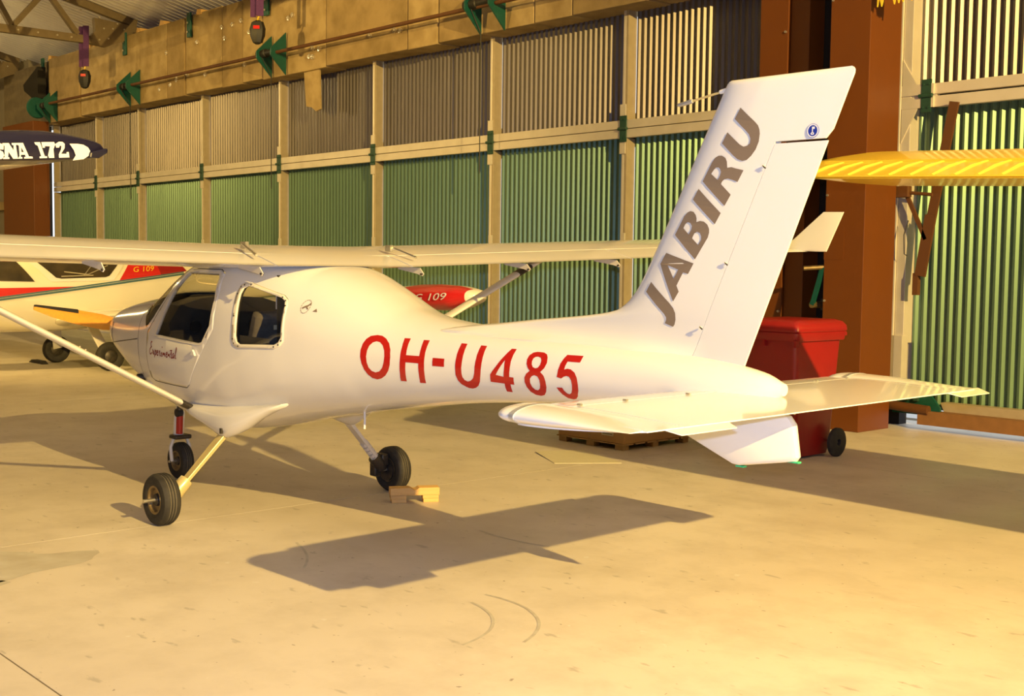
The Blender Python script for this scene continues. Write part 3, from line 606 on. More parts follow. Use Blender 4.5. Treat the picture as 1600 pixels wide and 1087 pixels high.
REAR_WIN = [(-0.284, 1.515), (-0.315, 1.53), (-0.365, 1.525), (-0.655, 1.464), (-0.69, 1.445), (-0.704, 1.412), (-0.714, 1.22), (-0.697, 1.193), (-0.662, 1.175), (-0.327, 1.162), (-0.295, 1.177), (-0.283, 1.215), (-0.283, 1.36), (-0.275, 1.48)]
REAR_FRAME = [(-0.244, 1.532), (-0.276, 1.548), (-0.344, 1.5495), (-0.667, 1.479), (-0.705, 1.456), (-0.722, 1.42), (-0.735, 1.198), (-0.706, 1.166), (-0.662, 1.15), (-0.314, 1.137), (-0.26, 1.155), (-0.243, 1.19), (-0.243, 1.339), (-0.235, 1.48)]
WSHIELD = [(0.42, 1.82), (0.545, 1.67), (0.60, 1.60), (0.735, 1.43), (0.885, 1.285), (1.00, 1.205), (1.07, 1.29), (1.115, 1.37), (1.135, 1.50), (0.9, 1.82)]
def inside(p, poly):
    x, y = p; c_ = False; n = len(poly)
    for i in range(n):
        x1, y1 = poly[i]; x2, y2 = poly[(i+1) % n]
        if (y1 > y) != (y2 > y) and x < (x2-x1)*(y-y1)/(y2-y1)+x1: c_ = not c_
    return c_
def shrink(poly, d):
    """offset a loop inwards by d"""
    n = len(poly); ar = sum(poly[i][0]*poly[(i+1) % n][1]-poly[(i+1) % n][0]*poly[i][1] for i in range(n)); sg = 1 if ar > 0 else -1
    out = []
    for i in range(n):
        p0, p1, p2 = poly[i-1], poly[i], poly[(i+1) % n]
        def nrm(a, b):
            dx, dy = b[0]-a[0], b[1]-a[1]; l = math.hypot(dx, dy) or 1e-9; return (-dy/l*sg, dx/l*sg)
        n1, n2 = nrm(p0, p1), nrm(p1, p2); bx, by = n1[0]+n2[0], n1[1]+n2[1]; k = d*2/(bx*bx+by*by)
        out.append((p1[0]+bx*k, p1[1]+by*k))
    return out
def fus_bmesh(xs_, nth, off=0.0):
    bm = bmesh.new(); rings = []
    for x in xs_:
        zt, zb, w_, zc, nu, nl = sec(x); ring = []
        zt, zb, w_ = zt-off, zb+off, max(w_-off, 0.01)
        for k in range(nth):
            a = 2*math.pi*k/nth; cs, sn = math.cos(a), math.sin(a); n = nu if sn >= 0 else nl; h = (zt-zc) if sn >= 0 else (zc-zb)
            ring.append(bm.verts.new((x, w_*math.copysign(abs(cs)**(2/n), cs), zc+h*math.copysign(abs(sn)**(2/n), sn))))
        rings.append(ring)
    for i in range(len(rings)-1):
        for k in range(nth): bm.faces.new((rings[i][k], rings[i][(k+1) % nth], rings[i+1][(k+1) % nth], rings[i+1][k]))
    bm.faces.new(rings[0]); bm.faces.new(rings[-1])
    bmesh.ops.recalc_face_normals(bm, faces=bm.faces)
    return bm
def cut(bm, poly):
    n = len(poly); x0 = min(p[0] for p in poly)-0.01; x1 = max(p[0] for p in poly)+0.01; z0 = min(p[1] for p in poly)-0.01; z1 = max(p[1] for p in poly)+0.01
    for i in range(n):
        p, q = poly[i], poly[(i+1) % n]; ex0, ex1 = min(p[0], q[0])-0.04, max(p[0], q[0])+0.04; ez0, ez1 = min(p[1], q[1])-0.04, max(p[1], q[1])+0.04
        fs = [f for f in bm.faces if any(ex0 <= v.co.x <= ex1 and ez0 <= v.co.z <= ez1 for v in f.verts)]
        es = list({e for f in fs for e in f.edges}); vs_ = list({v for f in fs for v in f.verts})
        bmesh.ops.bisect_plane(bm, geom=fs+es+vs_, dist=1e-5, plane_co=(p[0], 0, p[1]), plane_no=(-(q[1]-p[1]), 0, q[0]-p[0]))
def split_out(bm, test):
    """faces passing test -> new bmesh, removed from bm"""
    nb = bmesh.new(); mp = {}; rem = []
    for f in bm.faces:
        c_ = f.calc_center_median()
        if test(c_):
            vs_ = []
            for v in f.verts:
                if v.index not in mp or mp[v.index][0] is not v: mp[v.index] = (v, nb.verts.new(v.co))
                vs_.append(mp[v.index][1])
            try: nb.faces.new(vs_)
            except ValueError: pass
            rem.append(f)
    bmesh.ops.delete(bm, geom=rem, context='FACES')
    bm.verts.index_update(); bm.faces.ensure_lookup_table()
    return nb
def bm_obj(bm, name, m, parent, smooth=30):
    me = bpy.data.meshes.new(name); bm.to_mesh(me); bm.free(); me.materials.append(MATS[m])
    me.polygons.foreach_set('use_smooth', [True]*len(me.polygons)); me.set_sharp_from_angle(angle=R_(smooth))
    return link(bpy.data.objects.new(name, me), parent)
XS = list(np.concatenate([np.linspace(-4.0, -3.6, 14)[:-1], np.linspace(-3.6, -1.7, 40)[:-1], np.linspace(-1.7, 1.5, 110)[:-1], np.linspace(1.5, 1.9, 16)[:-1], 2.02-0.12*np.cos(np.linspace(0, math.pi/2, 12))]))
XS = sorted(set([round(float(x), 5) for x in XS]))
bm = fus_bmesh(XS, 112)
DOOR_IN = shrink(DOOR_OUT, 0.005); REAR_IN2 = REAR_WIN
COWL = [(1.150, 1.7), (1.150, 0.3), (2.2, 0.3), (2.2, 1.7)]
for p in (DOOR_WIN, DOOR_OUT, DOOR_IN, REAR_WIN, REAR_FRAME, WSHIELD): cut(bm, p)
for x in (1.145, 1.152): bmesh.ops.bisect_plane(bm, geom=list(bm.faces)+list(bm.edges)+list(bm.verts), dist=1e-5, plane_co=(x, 0, 0), plane_no=(1, 0, 0))
bm.verts.index_update()
P = lambda poly: (lambda c_: inside((c_.x, c_.z), poly))
wsh = split_out(bm, P(WSHIELD)); bm.verts.index_update()
dwin = split_out(bm, P(DOOR_WIN)); bm.verts.index_update()
door = split_out(bm, P(DOOR_IN)); bm.verts.index_update()
gap = split_out(bm, P(DOOR_OUT)); gap.free(); bm.verts.index_update()
rwin = split_out(bm, P(REAR_WIN)); bm.verts.index_update()
rfr = split_out(bm, P(REAR_FRAME)); bm.verts.index_update()
cowl = split_out(bm, lambda c_: c_.x > 1.152); bm.verts.index_update()
gap = split_out(bm, lambda c_: c_.x > 1.145); gap.free(); bm.verts.index_update()
fus_o = bm_obj(bm, 'fuselage', 'gelcoat', J)
def thicken(o, t, off=-1):
    md = o.modifiers.new('thick', 'SOLIDIFY'); md.thickness = t; md.offset = off
cowl_o = bm_obj(cowl, 'engine_cowling', 'gelcoat', J)
ws_o = bm_obj(wsh, 'windshield', 'glass', J)
def half(bm_, s_):
    nb = bm_.copy(); rem = [f for f in nb.faces if f.calc_center_median().y*s_ < 0]; bmesh.ops.delete(nb, geom=rem, context='FACES'); return nb
for s_ in (1, -1):
    d_o = bm_obj(half(door, s_), 'cabin_door', 'gelcoat', J); bm_obj(half(dwin, s_), 'door_window', 'glass', d_o); thicken(d_o, 0.02)
    bm_obj(half(rwin, s_), 'rear_window', 'glass', J)
    f2 = half(rfr, s_)
    for v in f2.verts: v.co.y += s_*0.006
    fo = bm_obj(f2, 'rear_window_frame', 'gel_cream', J); thicken(fo, 0.010)
    # screws round the frame
    ring = shrink(REAR_FRAME, 0.013)
    for k in range(len(ring)):
        x, z = ring[k]; y = s_*(ysurf(x, z)+0.007)
        MB().tube([(x, y-s_*0.004, z), (x, y+s_*0.002, z)], 0.005, 6).build('screw', 'dark_metal', fo)
    # door handle
    hx, hz = 0.222, 1.066; y = s_*(ysurf(hx, hz))
    h_ = MB(); h_.prism([(hx+0.035, y+s_*0.004, hz-0.008), (hx-0.03, y+s_*0.004, hz-0.008), (hx-0.018, y+s_*0.004, hz+0.012), (hx, y+s_*0.004, hz+0.03), (hx+0.008, y+s_*0.004, hz+0.012)], (0, s_*0.014, 0)); h_.build('handle', 'gelcoat', d_o, smooth=0)
# pale trim strip round the door window
for s_ in (1, -1):
    outer = shrink(DOOR_WIN, -0.014)
    mb = MB(); decal(mb, [outer, DOOR_WIN], lambda u, v: (u, s_*(ysurf(u, v)+0.003), v), 0.03); mb.build('window_trim', 'gel_cream', J)
# inner lining
bm = fus_bmesh([x for x in XS if -1.5 < x < 1.75], 64, 0.022)
big = [shrink(p, -0.012) for p in (DOOR_WIN, REAR_WIN, WSHIELD)]
for p in big: cut(bm, p)
for p in big: split_out(bm, P(p)).free(); bm.verts.index_update()
bm_obj(bm, 'cabin_lining', 'lining', J)
# cabin interior: panel, seats, yokes, placards
ip = MB(); prof = [(-0.49, 0.90), (0.49, 0.90), (0.50, 1.25), (0.42, 1.37), (0.25, 1.42), (0, 1.435), (-0.25, 1.42), (-0.42, 1.37), (-0.50, 1.25)]
ip.prism([(0.72, y, z) for y, z in prof], (0.20, 0, 0)).build('instrument_panel', 'interior_dark', J, smooth=0)
for y in (-0.3, -0.17, 0.17, 0.3):
    for z in (1.22, 1.07): MB().lathe([(0.002, 0), (0.045, 0), (0.045, -0.012), (0.038, -0.012), (0.036, -0.004), (0.002, -0.004)], (0.718, y, z), (1, 0, 0), 14).build('gauge', 'black_print', J)
for y in (-0.25, 0.25):
    MB().box((-0.10, y-0.21, 0.72), (0.42, y+0.21, 0.86)).build('seat_cushion', 'seat_cloth', J, bevel=0.03)
    bar(MB(), (-0.12, y, 0.80), (-0.32, y, 1.36), 0.40, 0.10, (1, 0, 0)).build('seat_back', 'seat_cloth', J, bevel=0.03)
MB().tube([(0.15, 0, 0.8), (0.18, 0, 1.02), (0.16, 0, 1.08)], 0.018, 8).build('control_stick', 'dark_metal', J)
MB().box((-0.52, -0.40, 0.8), (-0.50, 0.40, 1.60)).build('cabin_bulkhead', 'interior_dark', J, smooth=0)
MB().box((-0.470, 0.31, 1.385), (-0.462, 0.385, 1.47)).build('placard', 'white_print', J, smooth=0, label='small pale placard behind the rear window')
MB().box((-0.470, 0.25, 1.255), (-0.462, 0.40, 1.285)).build('placard', 'cardboard', J, smooth=0, label='small tan placard behind the rear window')
MB().tube([(-0.42, 0.30, 1.00), (-0.42, 0.30, 1.14), (-0.42, 0.30, 1.19), (-0.42, 0.30, 1.22)], [0.045, 0.045, 0.03, 0.012], 12).build('bottle', 'white_print', J)
# cowl details: vertical crack line and latch, cowl split line, exhaust and drain
def onside(x, z, d=0.003, s_=1): return (x, s_*(ysurf(x, z)+d), z)
ribbon(MB(), [(1.16+0.04*k, 1.118-0.004*k) for k in range(20)], 0.006, lambda u, v: onside(min(u, 1.97), v)).build('cowl_split_line', 'dark_metal', J)
ribbon(MB(), [(1.775, 1.215), (1.765, 1.20), (1.765, 1.15), (1.775, 1.10), (1.765, 1.06)], 0.012, lambda u, v: onside(u, v)).build('latch_strap', 'dark_metal', J)
MB().tube([onside(1.20, 0.835, -0.03), onside(1.22, 0.83, 0.05)], [0.024, 0.028], 12).build('exhaust_stub', 'dark_metal', J)
MB().lathe([(0.001, 0), (0.03, 0), (0.045, -0.02), (0.001, -0.02)], onside(1.10, 0.80, 0.01), (0, 1, 0.2), 14).build('fuel_drain_cover', 'white_print', J)
v_ = MB(); decal(v_, [[(1.08, 1.345), (1.02, 1.31), (1.05, 1.29), (1.13, 1.345)]], lambda u, v: onside(u, v, 0.004), 0.03); v_.build('defrost_vent', 'dark_metal', J)
# ---------------- lettering
mx_ = -1.356-2.916
for ch_, loops in zip('OH-U485', REG_TEXT):
    decal(MB(), loops, lambda u, v: (u, ysurf(u, v)+0.0016, v), 0.02).build('registration_letter', 'red_text', J, smooth=0, label='red character %s of the registration' % ch_)
    decal(MB(), [[(mx_-u, v) for u, v in l] for l in loops], lambda u, v: (u, -(ysurf(u, v)+0.0016), v), 0.02).build('registration_letter', 'red_text', J, smooth=0)
# "Experimental" in script under the door window
SCR = {'E': [(.62,.92),(.5,1.0),(.32,.95),(.25,.78),(.4,.62),(.55,.6),(.4,.58),(.15,.42),(.08,.18),(.25,0),(.5,.08),(.66,.25)],
 'x': [(0,.35),(.15,.42),(.3,.05),(.5,.05),(.25,.22),(.5,.42),(.05,.02)], 'p': [(.1,.42),(.22,.42),(.08,-.38),(.2,.3),(.42,.42),(.5,.25),(.38,.03),(.2,.05)],
 'e': [(0,.15),(.3,.25),(.38,.36),(.25,.44),(.1,.3),(.12,.08),(.3,.02),(.5,.15)], 'r': [(0,.1),(.15,.45),(.3,.36),(.28,.1),(.4,.02),(.5,.12)],
 'i': [(0,.1),(.2,.42),(.14,.08),(.28,.02),(.4,.12)], 'm': [(0,.05),(.1,.42),(.12,.05),(.28,.42),(.32,.05),(.5,.42),(.5,.06),(.66,.1)],
 'n': [(0,.05),(.1,.42),(.12,.05),(.32,.42),(.34,.06),(.5,.12)], 't': [(0,.1),(.25,.75),(.15,.08),(.3,.02),(.42,.14)], 'a': [(.4,.38),(.22,.43),(.06,.25),(.12,.04),(.3,.1),(.42,.42),(.38,.05),(.55,.12)],
 'l': [(0,.1),(.3,.6),(.32,.9),(.22,.85),(.15,.3),(.2,.04),(.4,.1)]}
mb = MB(); x = 0.0; sc = 0.094
for ch in 'Experimental':
    st_ = SCR[ch]; P2 = []
    for i in range(len(st_)-1):
        for k in range(4): P2.append((st_[i][0]+(st_[i+1][0]-st_[i][0])*k/4, st_[i][1]+(st_[i+1][1]-st_[i][1])*k/4))
    P2.append(st_[-1]); P2 = [tuple(np.mean(P2[max(0, i-2):i+3], axis=0)) for i in range(len(P2))]
    wd = {'E': .66, 'm': .66, 't': .36, 'i': .38, 'l': .4}.get(ch, .5)
    ribbon(mb, [(0.925-(x+p[0]+0.22*p[1])*sc*0.80, 1.022+p[1]*sc-(x+p[0])*0.0016) for p in P2], 0.0085, lambda u, v: onside(u, v, 0.003)); x += wd
    if ch == 'i': ribbon(mb, [(0.925-(x-0.2+0.14)*sc*0.80, 1.022+0.62*sc), (0.925-(x-0.2+0.24)*sc*0.80, 1.022+0.7*sc)], 0.008, lambda u, v: onside(u, v, 0.003))
    if ch == 't': ribbon(mb, [(0.925-(x-0.36)*sc*0.80, 1.022+0.5*sc), (0.925-(x+0.1)*sc*0.80, 1.022+0.53*sc)], 0.007, lambda u, v: onside(u, v, 0.003))
mb.build('script_lettering', 'script_text', J, smooth=0, label='dark red word Experimental in script on the cabin door')['kind'] = 'stuff'
# tiny bird mark behind the rear window
mb = MB()
for cx, cz, r in ((-0.862, 1.415, 0.033),):
    for k in range(16):
        a0, a1 = 2*math.pi*k/16, 2*math.pi*(k+0.7)/16; ribbon(mb, [(cx+r*math.cos(a0), cz+r*1.2*math.sin(a0)), (cx+r*math.cos(a1), cz+r*1.2*math.sin(a1))], 0.004, lambda u, v: onside(u, v, 0.003))
ribbon(mb, [(-0.84, 1.405), (-0.86, 1.415), (-0.875, 1.42), (-0.89, 1.435)], 0.012, lambda u, v: onside(u, v, 0.003)); ribbon(mb, [(-0.865, 1.415), (-0.885, 1.40)], 0.008, lambda u, v: onside(u, v, 0.003))
decal(mb, [[(-0.925, 1.388), (-0.945, 1.405), (-0.96, 1.385)]], lambda u, v: onside(u, v, 0.003)); mb.build('bird_emblem', 'grey_text', J, smooth=0)['kind'] = 'stuff'

# ---------------- fin, dorsal fairing and rudder
def foil_half(t, tm):   # half thickness along 0..1
    return tm*(2.969*math.sqrt(max(t, 0))-1.26*t-3.516*t*t+2.843*t**3-1.036*t**4)/1.0
def fin_ring(z, xle, xte, tm, t0=0.0, t1=1.0, n=18):
    """horizontal aerofoil section between chord fractions"""
    ts_ = [t0+(t1-t0)*(0.5-0.5*math.cos(math.pi*k/n)) if t0 == 0 else t0+(t1-t0)*k/n for k in range(n+1)]
    L_ = [(xle+(xte-xle)*t, foil_half(t, tm)+0.002, z) for t in ts_]; R2 = [(p[0], -p[1], z) for p in reversed(L_)]
    if t0 == 0: R2 = R2[:-1]
    return L_+R2
lerp = lambda a, b, t: a+(b-a)*t
_LZ = [1.20, 1.30, 1.338, 1.352, 1.367, 1.390, 1.420, 1.435, 1.448, 1.463, 1.484, 1.514, 1.559, 1.617, 1.683, 1.779, 2.53]
_LX = [-1.55, -1.65, -1.88, -2.05, -2.20, -2.40, -2.716, -2.851, -2.939, -3.004, -3.046, -3.087, -3.128, -3.168, -3.207, -3.262, -3.66]
def le_x(z): return float(np.interp(z, _LZ, _LX))
hinge_x = lambda z: lerp(-3.48, -3.93, (z-1.24)/(2.235-1.24))
te_x = lambda z: lerp(-3.785, -4.185, (z-1.24)/(2.225-1.24)) if z < 2.235 else lerp(-4.195, -4.315, (z-2.24)/0.29)
def fth(z, x):      # half thickness of the fin and its root fillet at (x, z)
    xl = le_x(z); xt = lerp(-3.785, -4.185, (z-1.24)/(2.225-1.24)); d = max(xl-x, 0.0); tot = xl-xt; dm = min(0.22, tot*0.4)
    q = min(max((d-dm)/(tot-dm), 0), 1); base = lerp(0.034, 0.004, q)
    e_ = min(d/max(0.03, min(0.15, tot*0.25)), 1.0); g = math.sqrt(max(0.0, 1-(1-e_)**2))
    s_ = sec(x); fil = 0.5*s_[2]*math.exp(-max(z-s_[0]+0.03, 0)/0.05)*min(max((x+3.52)/0.35, 0), 1)
    return (base+fil)*g+0.0015
def edge(z): return {2.515: 0.85, 2.525: 0.55, 2.53: 0.2}.get(round(float(z), 3), 1.0)
ZF = [1.20, 1.25, 1.29, 1.315, 1.33, 1.345, 1.354, 1.362, 1.37, 1.38, 1.39, 1.40, 1.41, 1.42, 1.43, 1.44, 1.45, 1.463, 1.475, 1.49, 1.51, 1.535, 1.56, 1.59, 1.62, 1.65, 1.70, 1.76, 1.82]+list(np.linspace(1.90, 2.50, 10))+[2.515, 2.525, 2.53]
rings = []
for z in ZF:
    xl, xh = le_x(z)-0.02*(1-edge(z)), hinge_x(z)-0.0015; r = []
    L_ = [(xl+(xh-xl)*t, fth(z, xl+(xh-xl)*t)*edge(z), z) for t in [(k/32)**1.8 for k in range(33)]]
    rings.append(L_+[(p[0], -p[1], z) for p in reversed(L_)][:-1])
mb = MB(); mb.loft(rings)
rings = []
for z in list(np.linspace(2.238, 2.50, 8))+[2.515, 2.525, 2.53]:
    xh = hinge_x(z)-0.0015; xt = te_x(z)+(0.02 if z < 2.245 else 0)+0.03*(1-edge(z))
    L_ = [(xh+(xt-xh)*t, fth(z, xh+(xt-xh)*t)*edge(z), z) for t in np.linspace(0, 1, 12)]
    rings.append(L_+[(p[0], -p[1], z) for p in reversed(L_)])
mb.loft(rings); fin = mb.build('tail_fin', 'gelcoat', J, smooth=45)
rings = []
for z in np.linspace(1.235, 2.228, 18):
    xh, xt = hinge_x(z)-0.0045, te_x(z)
    L_ = [(xh+(xt-xh)*t, fth(z, xh+(xt-xh)*t), z) for t in np.linspace(0, 1, 9)]; rings.append(L_+[(p[0], -p[1], z) for p in reversed(L_)])
rud = MB().loft(rings).build('rudder', 'gelcoat', J, smooth=45)
for z in (2.13, 1.70, 1.40):
    x = hinge_x(z); MB().tube([(x+0.006, 0.020, z), (x+0.006, 0.034, z+0.003)], 0.005, 8).build('rudder_hinge', 'gel_cream', J)
    MB().tube([(x+0.006, 0.032, z+0.004), (x-0.008, 0.030, z-0.008)], 0.0035, 6).build('hinge_pin', 'dark_metal', J)
# fin lettering and badge
for s_ in (1,):
    for ch_, loops in zip('URIBAJ', FIN_TEXT):
        decal(MB(), loops, lambda u, v: (u, s_*(fth(v, u)+0.0029), v), 0.03).build('fin_letter', 'grey_text', J, smooth=0, label='brown grey letter %s on the fin' % ch_)
    # round blue badge with a white key
    bx, bz = -4.118, 2.272
    y0 = fth(bz, bx)+0.002
    MB().lathe([(0.001, 0), (0.030, 0), (0.030, 0.003), (0.001, 0.003)], (bx, s_*y0, bz), (0, s_, 0), 28).build('badge', 'blue_badge', J)
    MB().lathe([(0.0235, 0.003), (0.0285, 0.003), (0.0285, 0.0038), (0.0235, 0.0038)], (bx, s_*y0, bz), (0, s_, 0), 28).build('badge_ring', 'white_print', J)
    k_ = MB(); f0 = lambda u, v: (bx-u, s_*(y0+0.0045), bz+v)
    decal(k_, [[(-0.003, -0.008), (0.002, -0.008), (0.002, 0.007), (0.011, 0.007), (0.011, 0.017), (-0.003, 0.017)]], f0, 0.05)
    decal(k_, [[(0.009*math.cos(a)-0.0005, -0.012+0.006*math.sin(a)) for a in np.linspace(0, 2*math.pi, 16)[:-1]], [(0.003*math.cos(a)-0.0005, -0.012+0.002*math.sin(a)) for a in np.linspace(0, 2*math.pi, 9)[:-1]]], f0, 0.05)
    k_.build('badge_key', 'white_print', J, smooth=0)
# antenna boom at the fin tip
MB().tube([(-3.72, 0, 2.475), (-3.655, 0, 2.49), (-3.61, 0, 2.485)], [0.018, 0.014, 0.010], 10).build('antenna_root', 'gelcoat', J)
MB().tube([(-3.62, 0, 2.486), (-3.43, 0, 2.455)], 0.0055, 8).build('antenna_boom', 'gold_leg', J)
MB().tube([(-3.45, 0, 2.458), (-3.37, 0, 2.446), (-3.36, 0, 2.445)], [0.010, 0.010, 0.004], 10).build('antenna_tip', 'silver_tape', J)
# ---------------- ventral fin
vf = [(-3.30, 1.03), (-3.45, 0.89), (-3.74, 0.780), (-3.775, 0.777), (-4.075, 0.832), (-4.088, 0.85), (-4.065, 0.995), (-4.035, 1.03), (-3.90, 1.075)]
mb = MB(); n = len(vf)
def vring(sc, yy): cx = sum(p[0] for p in vf)/n; cz = sum(p[1] for p in vf)/n; return [(cx+(p[0]-cx)*sc, yy, cz+(p[1]-cz)*sc) for p in vf]
mb.loft([vring(0.90, -0.028), vring(0.975, -0.020), vring(1, -0.004), vring(1, 0.004), vring(0.975, 0.020), vring(0.90, 0.028)]).build('ventral_fin', 'gelcoat', J, smooth=40)
MB().box((-4.09, -0.012, 0.825), (-4.03, 0.012, 0.832)).build('green_tape', 'green_tape', J, smooth=0)
MB().box((-3.80, -0.012, 0.770), (-3.755, 0.012, 0.777)).build('green_tape', 'green_tape', J, smooth=0)
MB().tube([(-3.95, 0, 1.05), (-3.98, 0.0, 1.06), (-4.06, 0, 1.05)], 0.012, 8).build('elevator_horn', 'alu', J)
# ---------------- tailplane
ZS = 1.078; XLE, XHG, XTE = -3.43, -3.70, -4.27
def sth(x): t = min(max((x-XLE)/(XTE-XLE), 0), 1); return foil_half(t, 0.0315)+0.0025
def span_ring(y, x0, x1, e=1.0, n=12, z0=ZS, dx=0.0):
    xs_ = [x0+(x1-x0)*(0.5-0.5*math.cos(math.pi*k/n)) for k in range(n+1)]
    zz = lambda x: z0+0.012*min(max((x-XLE)/(XTE-XLE), 0), 1)
    up_ = [(x+dx, y, zz(x)+sth(x)*e) for x in xs_]; dn = [(x+dx, y, zz(x)-sth(x)*e) for x in reversed(xs_)]
    return up_+dn
for s_ in (1, -1):
    MB().loft([span_ring(s_*y, XLE-0.02*abs(y), XHG+0.003) for y in (0.0, 0.3, 0.6, 0.9, 1.03)]).build('stabilizer', 'gelcoat', J, smooth=40)
    rings = [span_ring(s_*y, XHG-0.003, XTE) for y in (0.0, 0.4, 0.7, 1.0, 1.035)]
    e_o = MB().loft(rings).build('elevator', 'gelcoat', J, smooth=40)
    # balance horn with rounded tip
    hr = []
    for y, xf, e in ((1.04, -3.515, 1.0), (1.10, -3.505, 1.0), (1.18, -3.53, 1.0), (1.25, -3.60, 1.0)):
        hr.append([(x if x < -3.60 else x, yy, zz) for x, yy, zz in span_ring(s_*y, xf, XTE+(0.0 if e > 0.9 else 0.05*(1-e)), e)])
    MB().loft(hr).build('horn_balance', 'gelcoat', e_o, smooth=50)
    # front cap of the horn: a rounded white bullet with a silver band
    cap = []
    for k in range(9):
        t = k/8; r = math.sqrt(max(0.0, 1-(1-t)**2)); x = lerp(-3.50, -3.60, t)
        cap.append([(x, s_*1.185+s_*0.145*max(r, 0.05)*math.cos(a), ZS+0.012+0.040*max(r, 0.05)*math.sin(a)) for a in np.linspace(0, 2*math.pi, 25)[:-1]])
    for x, r in ((-3.64, 1.0), (-3.72, 0.98), (-3.85, 0.86), (-4.0, 0.6), (-4.15, 0.3), (-4.25, 0.08)):
        cap.append([(x, s_*1.185+s_*0.143*math.cos(a), ZS+0.012+0.040*r*math.sin(a)) for a in np.linspace(0, 2*math.pi, 25)[:-1]])
    MB().loft(cap).build('tip_cap', 'gelcoat', e_o, smooth=60)
    MB().loft([[(x, s_*1.185+s_*0.1475*math.cos(a), ZS+0.012+0.0418*math.sin(a)) for a in np.linspace(0, 2*math.pi, 33)[:-1]] for x in (-3.630, -3.656)]).build('silver_band', 'silver_tape', e_o)
    # trailing edge tab
    ya, yb = (0.80, 1.16) if s_ > 0 else (1.02, 1.40)
    ya, yb = (0.76, 1.15) if s_ > 0 else (0.98, 1.33)
    MB().prism([(XTE+0.02, s_*ya, ZS+0.016), (XTE+0.02, s_*yb, ZS+0.016), (XTE-0.055, s_*(yb-0.03), ZS-0.002), (XTE-0.055, s_*(ya+0.03), ZS-0.002)], (0, 0, -0.004)).build('trim_tab', 'gel_cream', e_o, smooth=0)
    for y in (0.30, 0.72, 1.0):
        MB().box((XHG-0.010, s_*y-0.006, ZS+0.028), (XHG+0.010, s_*y+0.006, ZS+0.046)).build('hinge_lug', 'alu', e_o, smooth=0)
# tail cone cap over the tailplane
# ---------------- wing
def naca(xc):
    m_, p_, t_ = 0.025, 0.4, 0.145
    yt = 5*t_*(0.2969*math.sqrt(xc)-0.126*xc-0.3516*xc**2+0.2843*xc**3-0.1036*xc**4)
    yc = m_/p_**2*(2*p_*xc-xc**2) if xc < p_ else m_/(1-p_)**2*((1-2*p_)+2*p_*xc-xc**2)
    return yc+yt, yc-yt
CH, X_TE, INC = 1.07, -0.70, math.tan(R_(2.6))
DIH = {1: 0.0185, -1: 0.0385}
def wz(s_, y): return 1.660+max(0, y-0.5)*DIH[s_]
def wpt(s_, y, xc, zc_, te=X_TE, ch=CH):
    x = te+ch*(1-xc); return (x, s_*y, wz(s_, y)+(1-xc)*ch*INC+zc_*ch)
def wring(s_, y, a, b, n=16, te=X_TE, ch=CH, sq=1.0):
    ts_ = [a+(b-a)*((1-math.cos(math.pi*k/n))/2 if a == 0 else k/n) for k in range(n+1)]
    u_ = [wpt(s_, y, t, naca(t)[0]*sq, te, ch) for t in ts_]; l_ = [wpt(s_, y, t, naca(t)[1]*sq, te, ch) for t in reversed(ts_)]
    return u_+(l_[:-1] if a == 0 else l_)
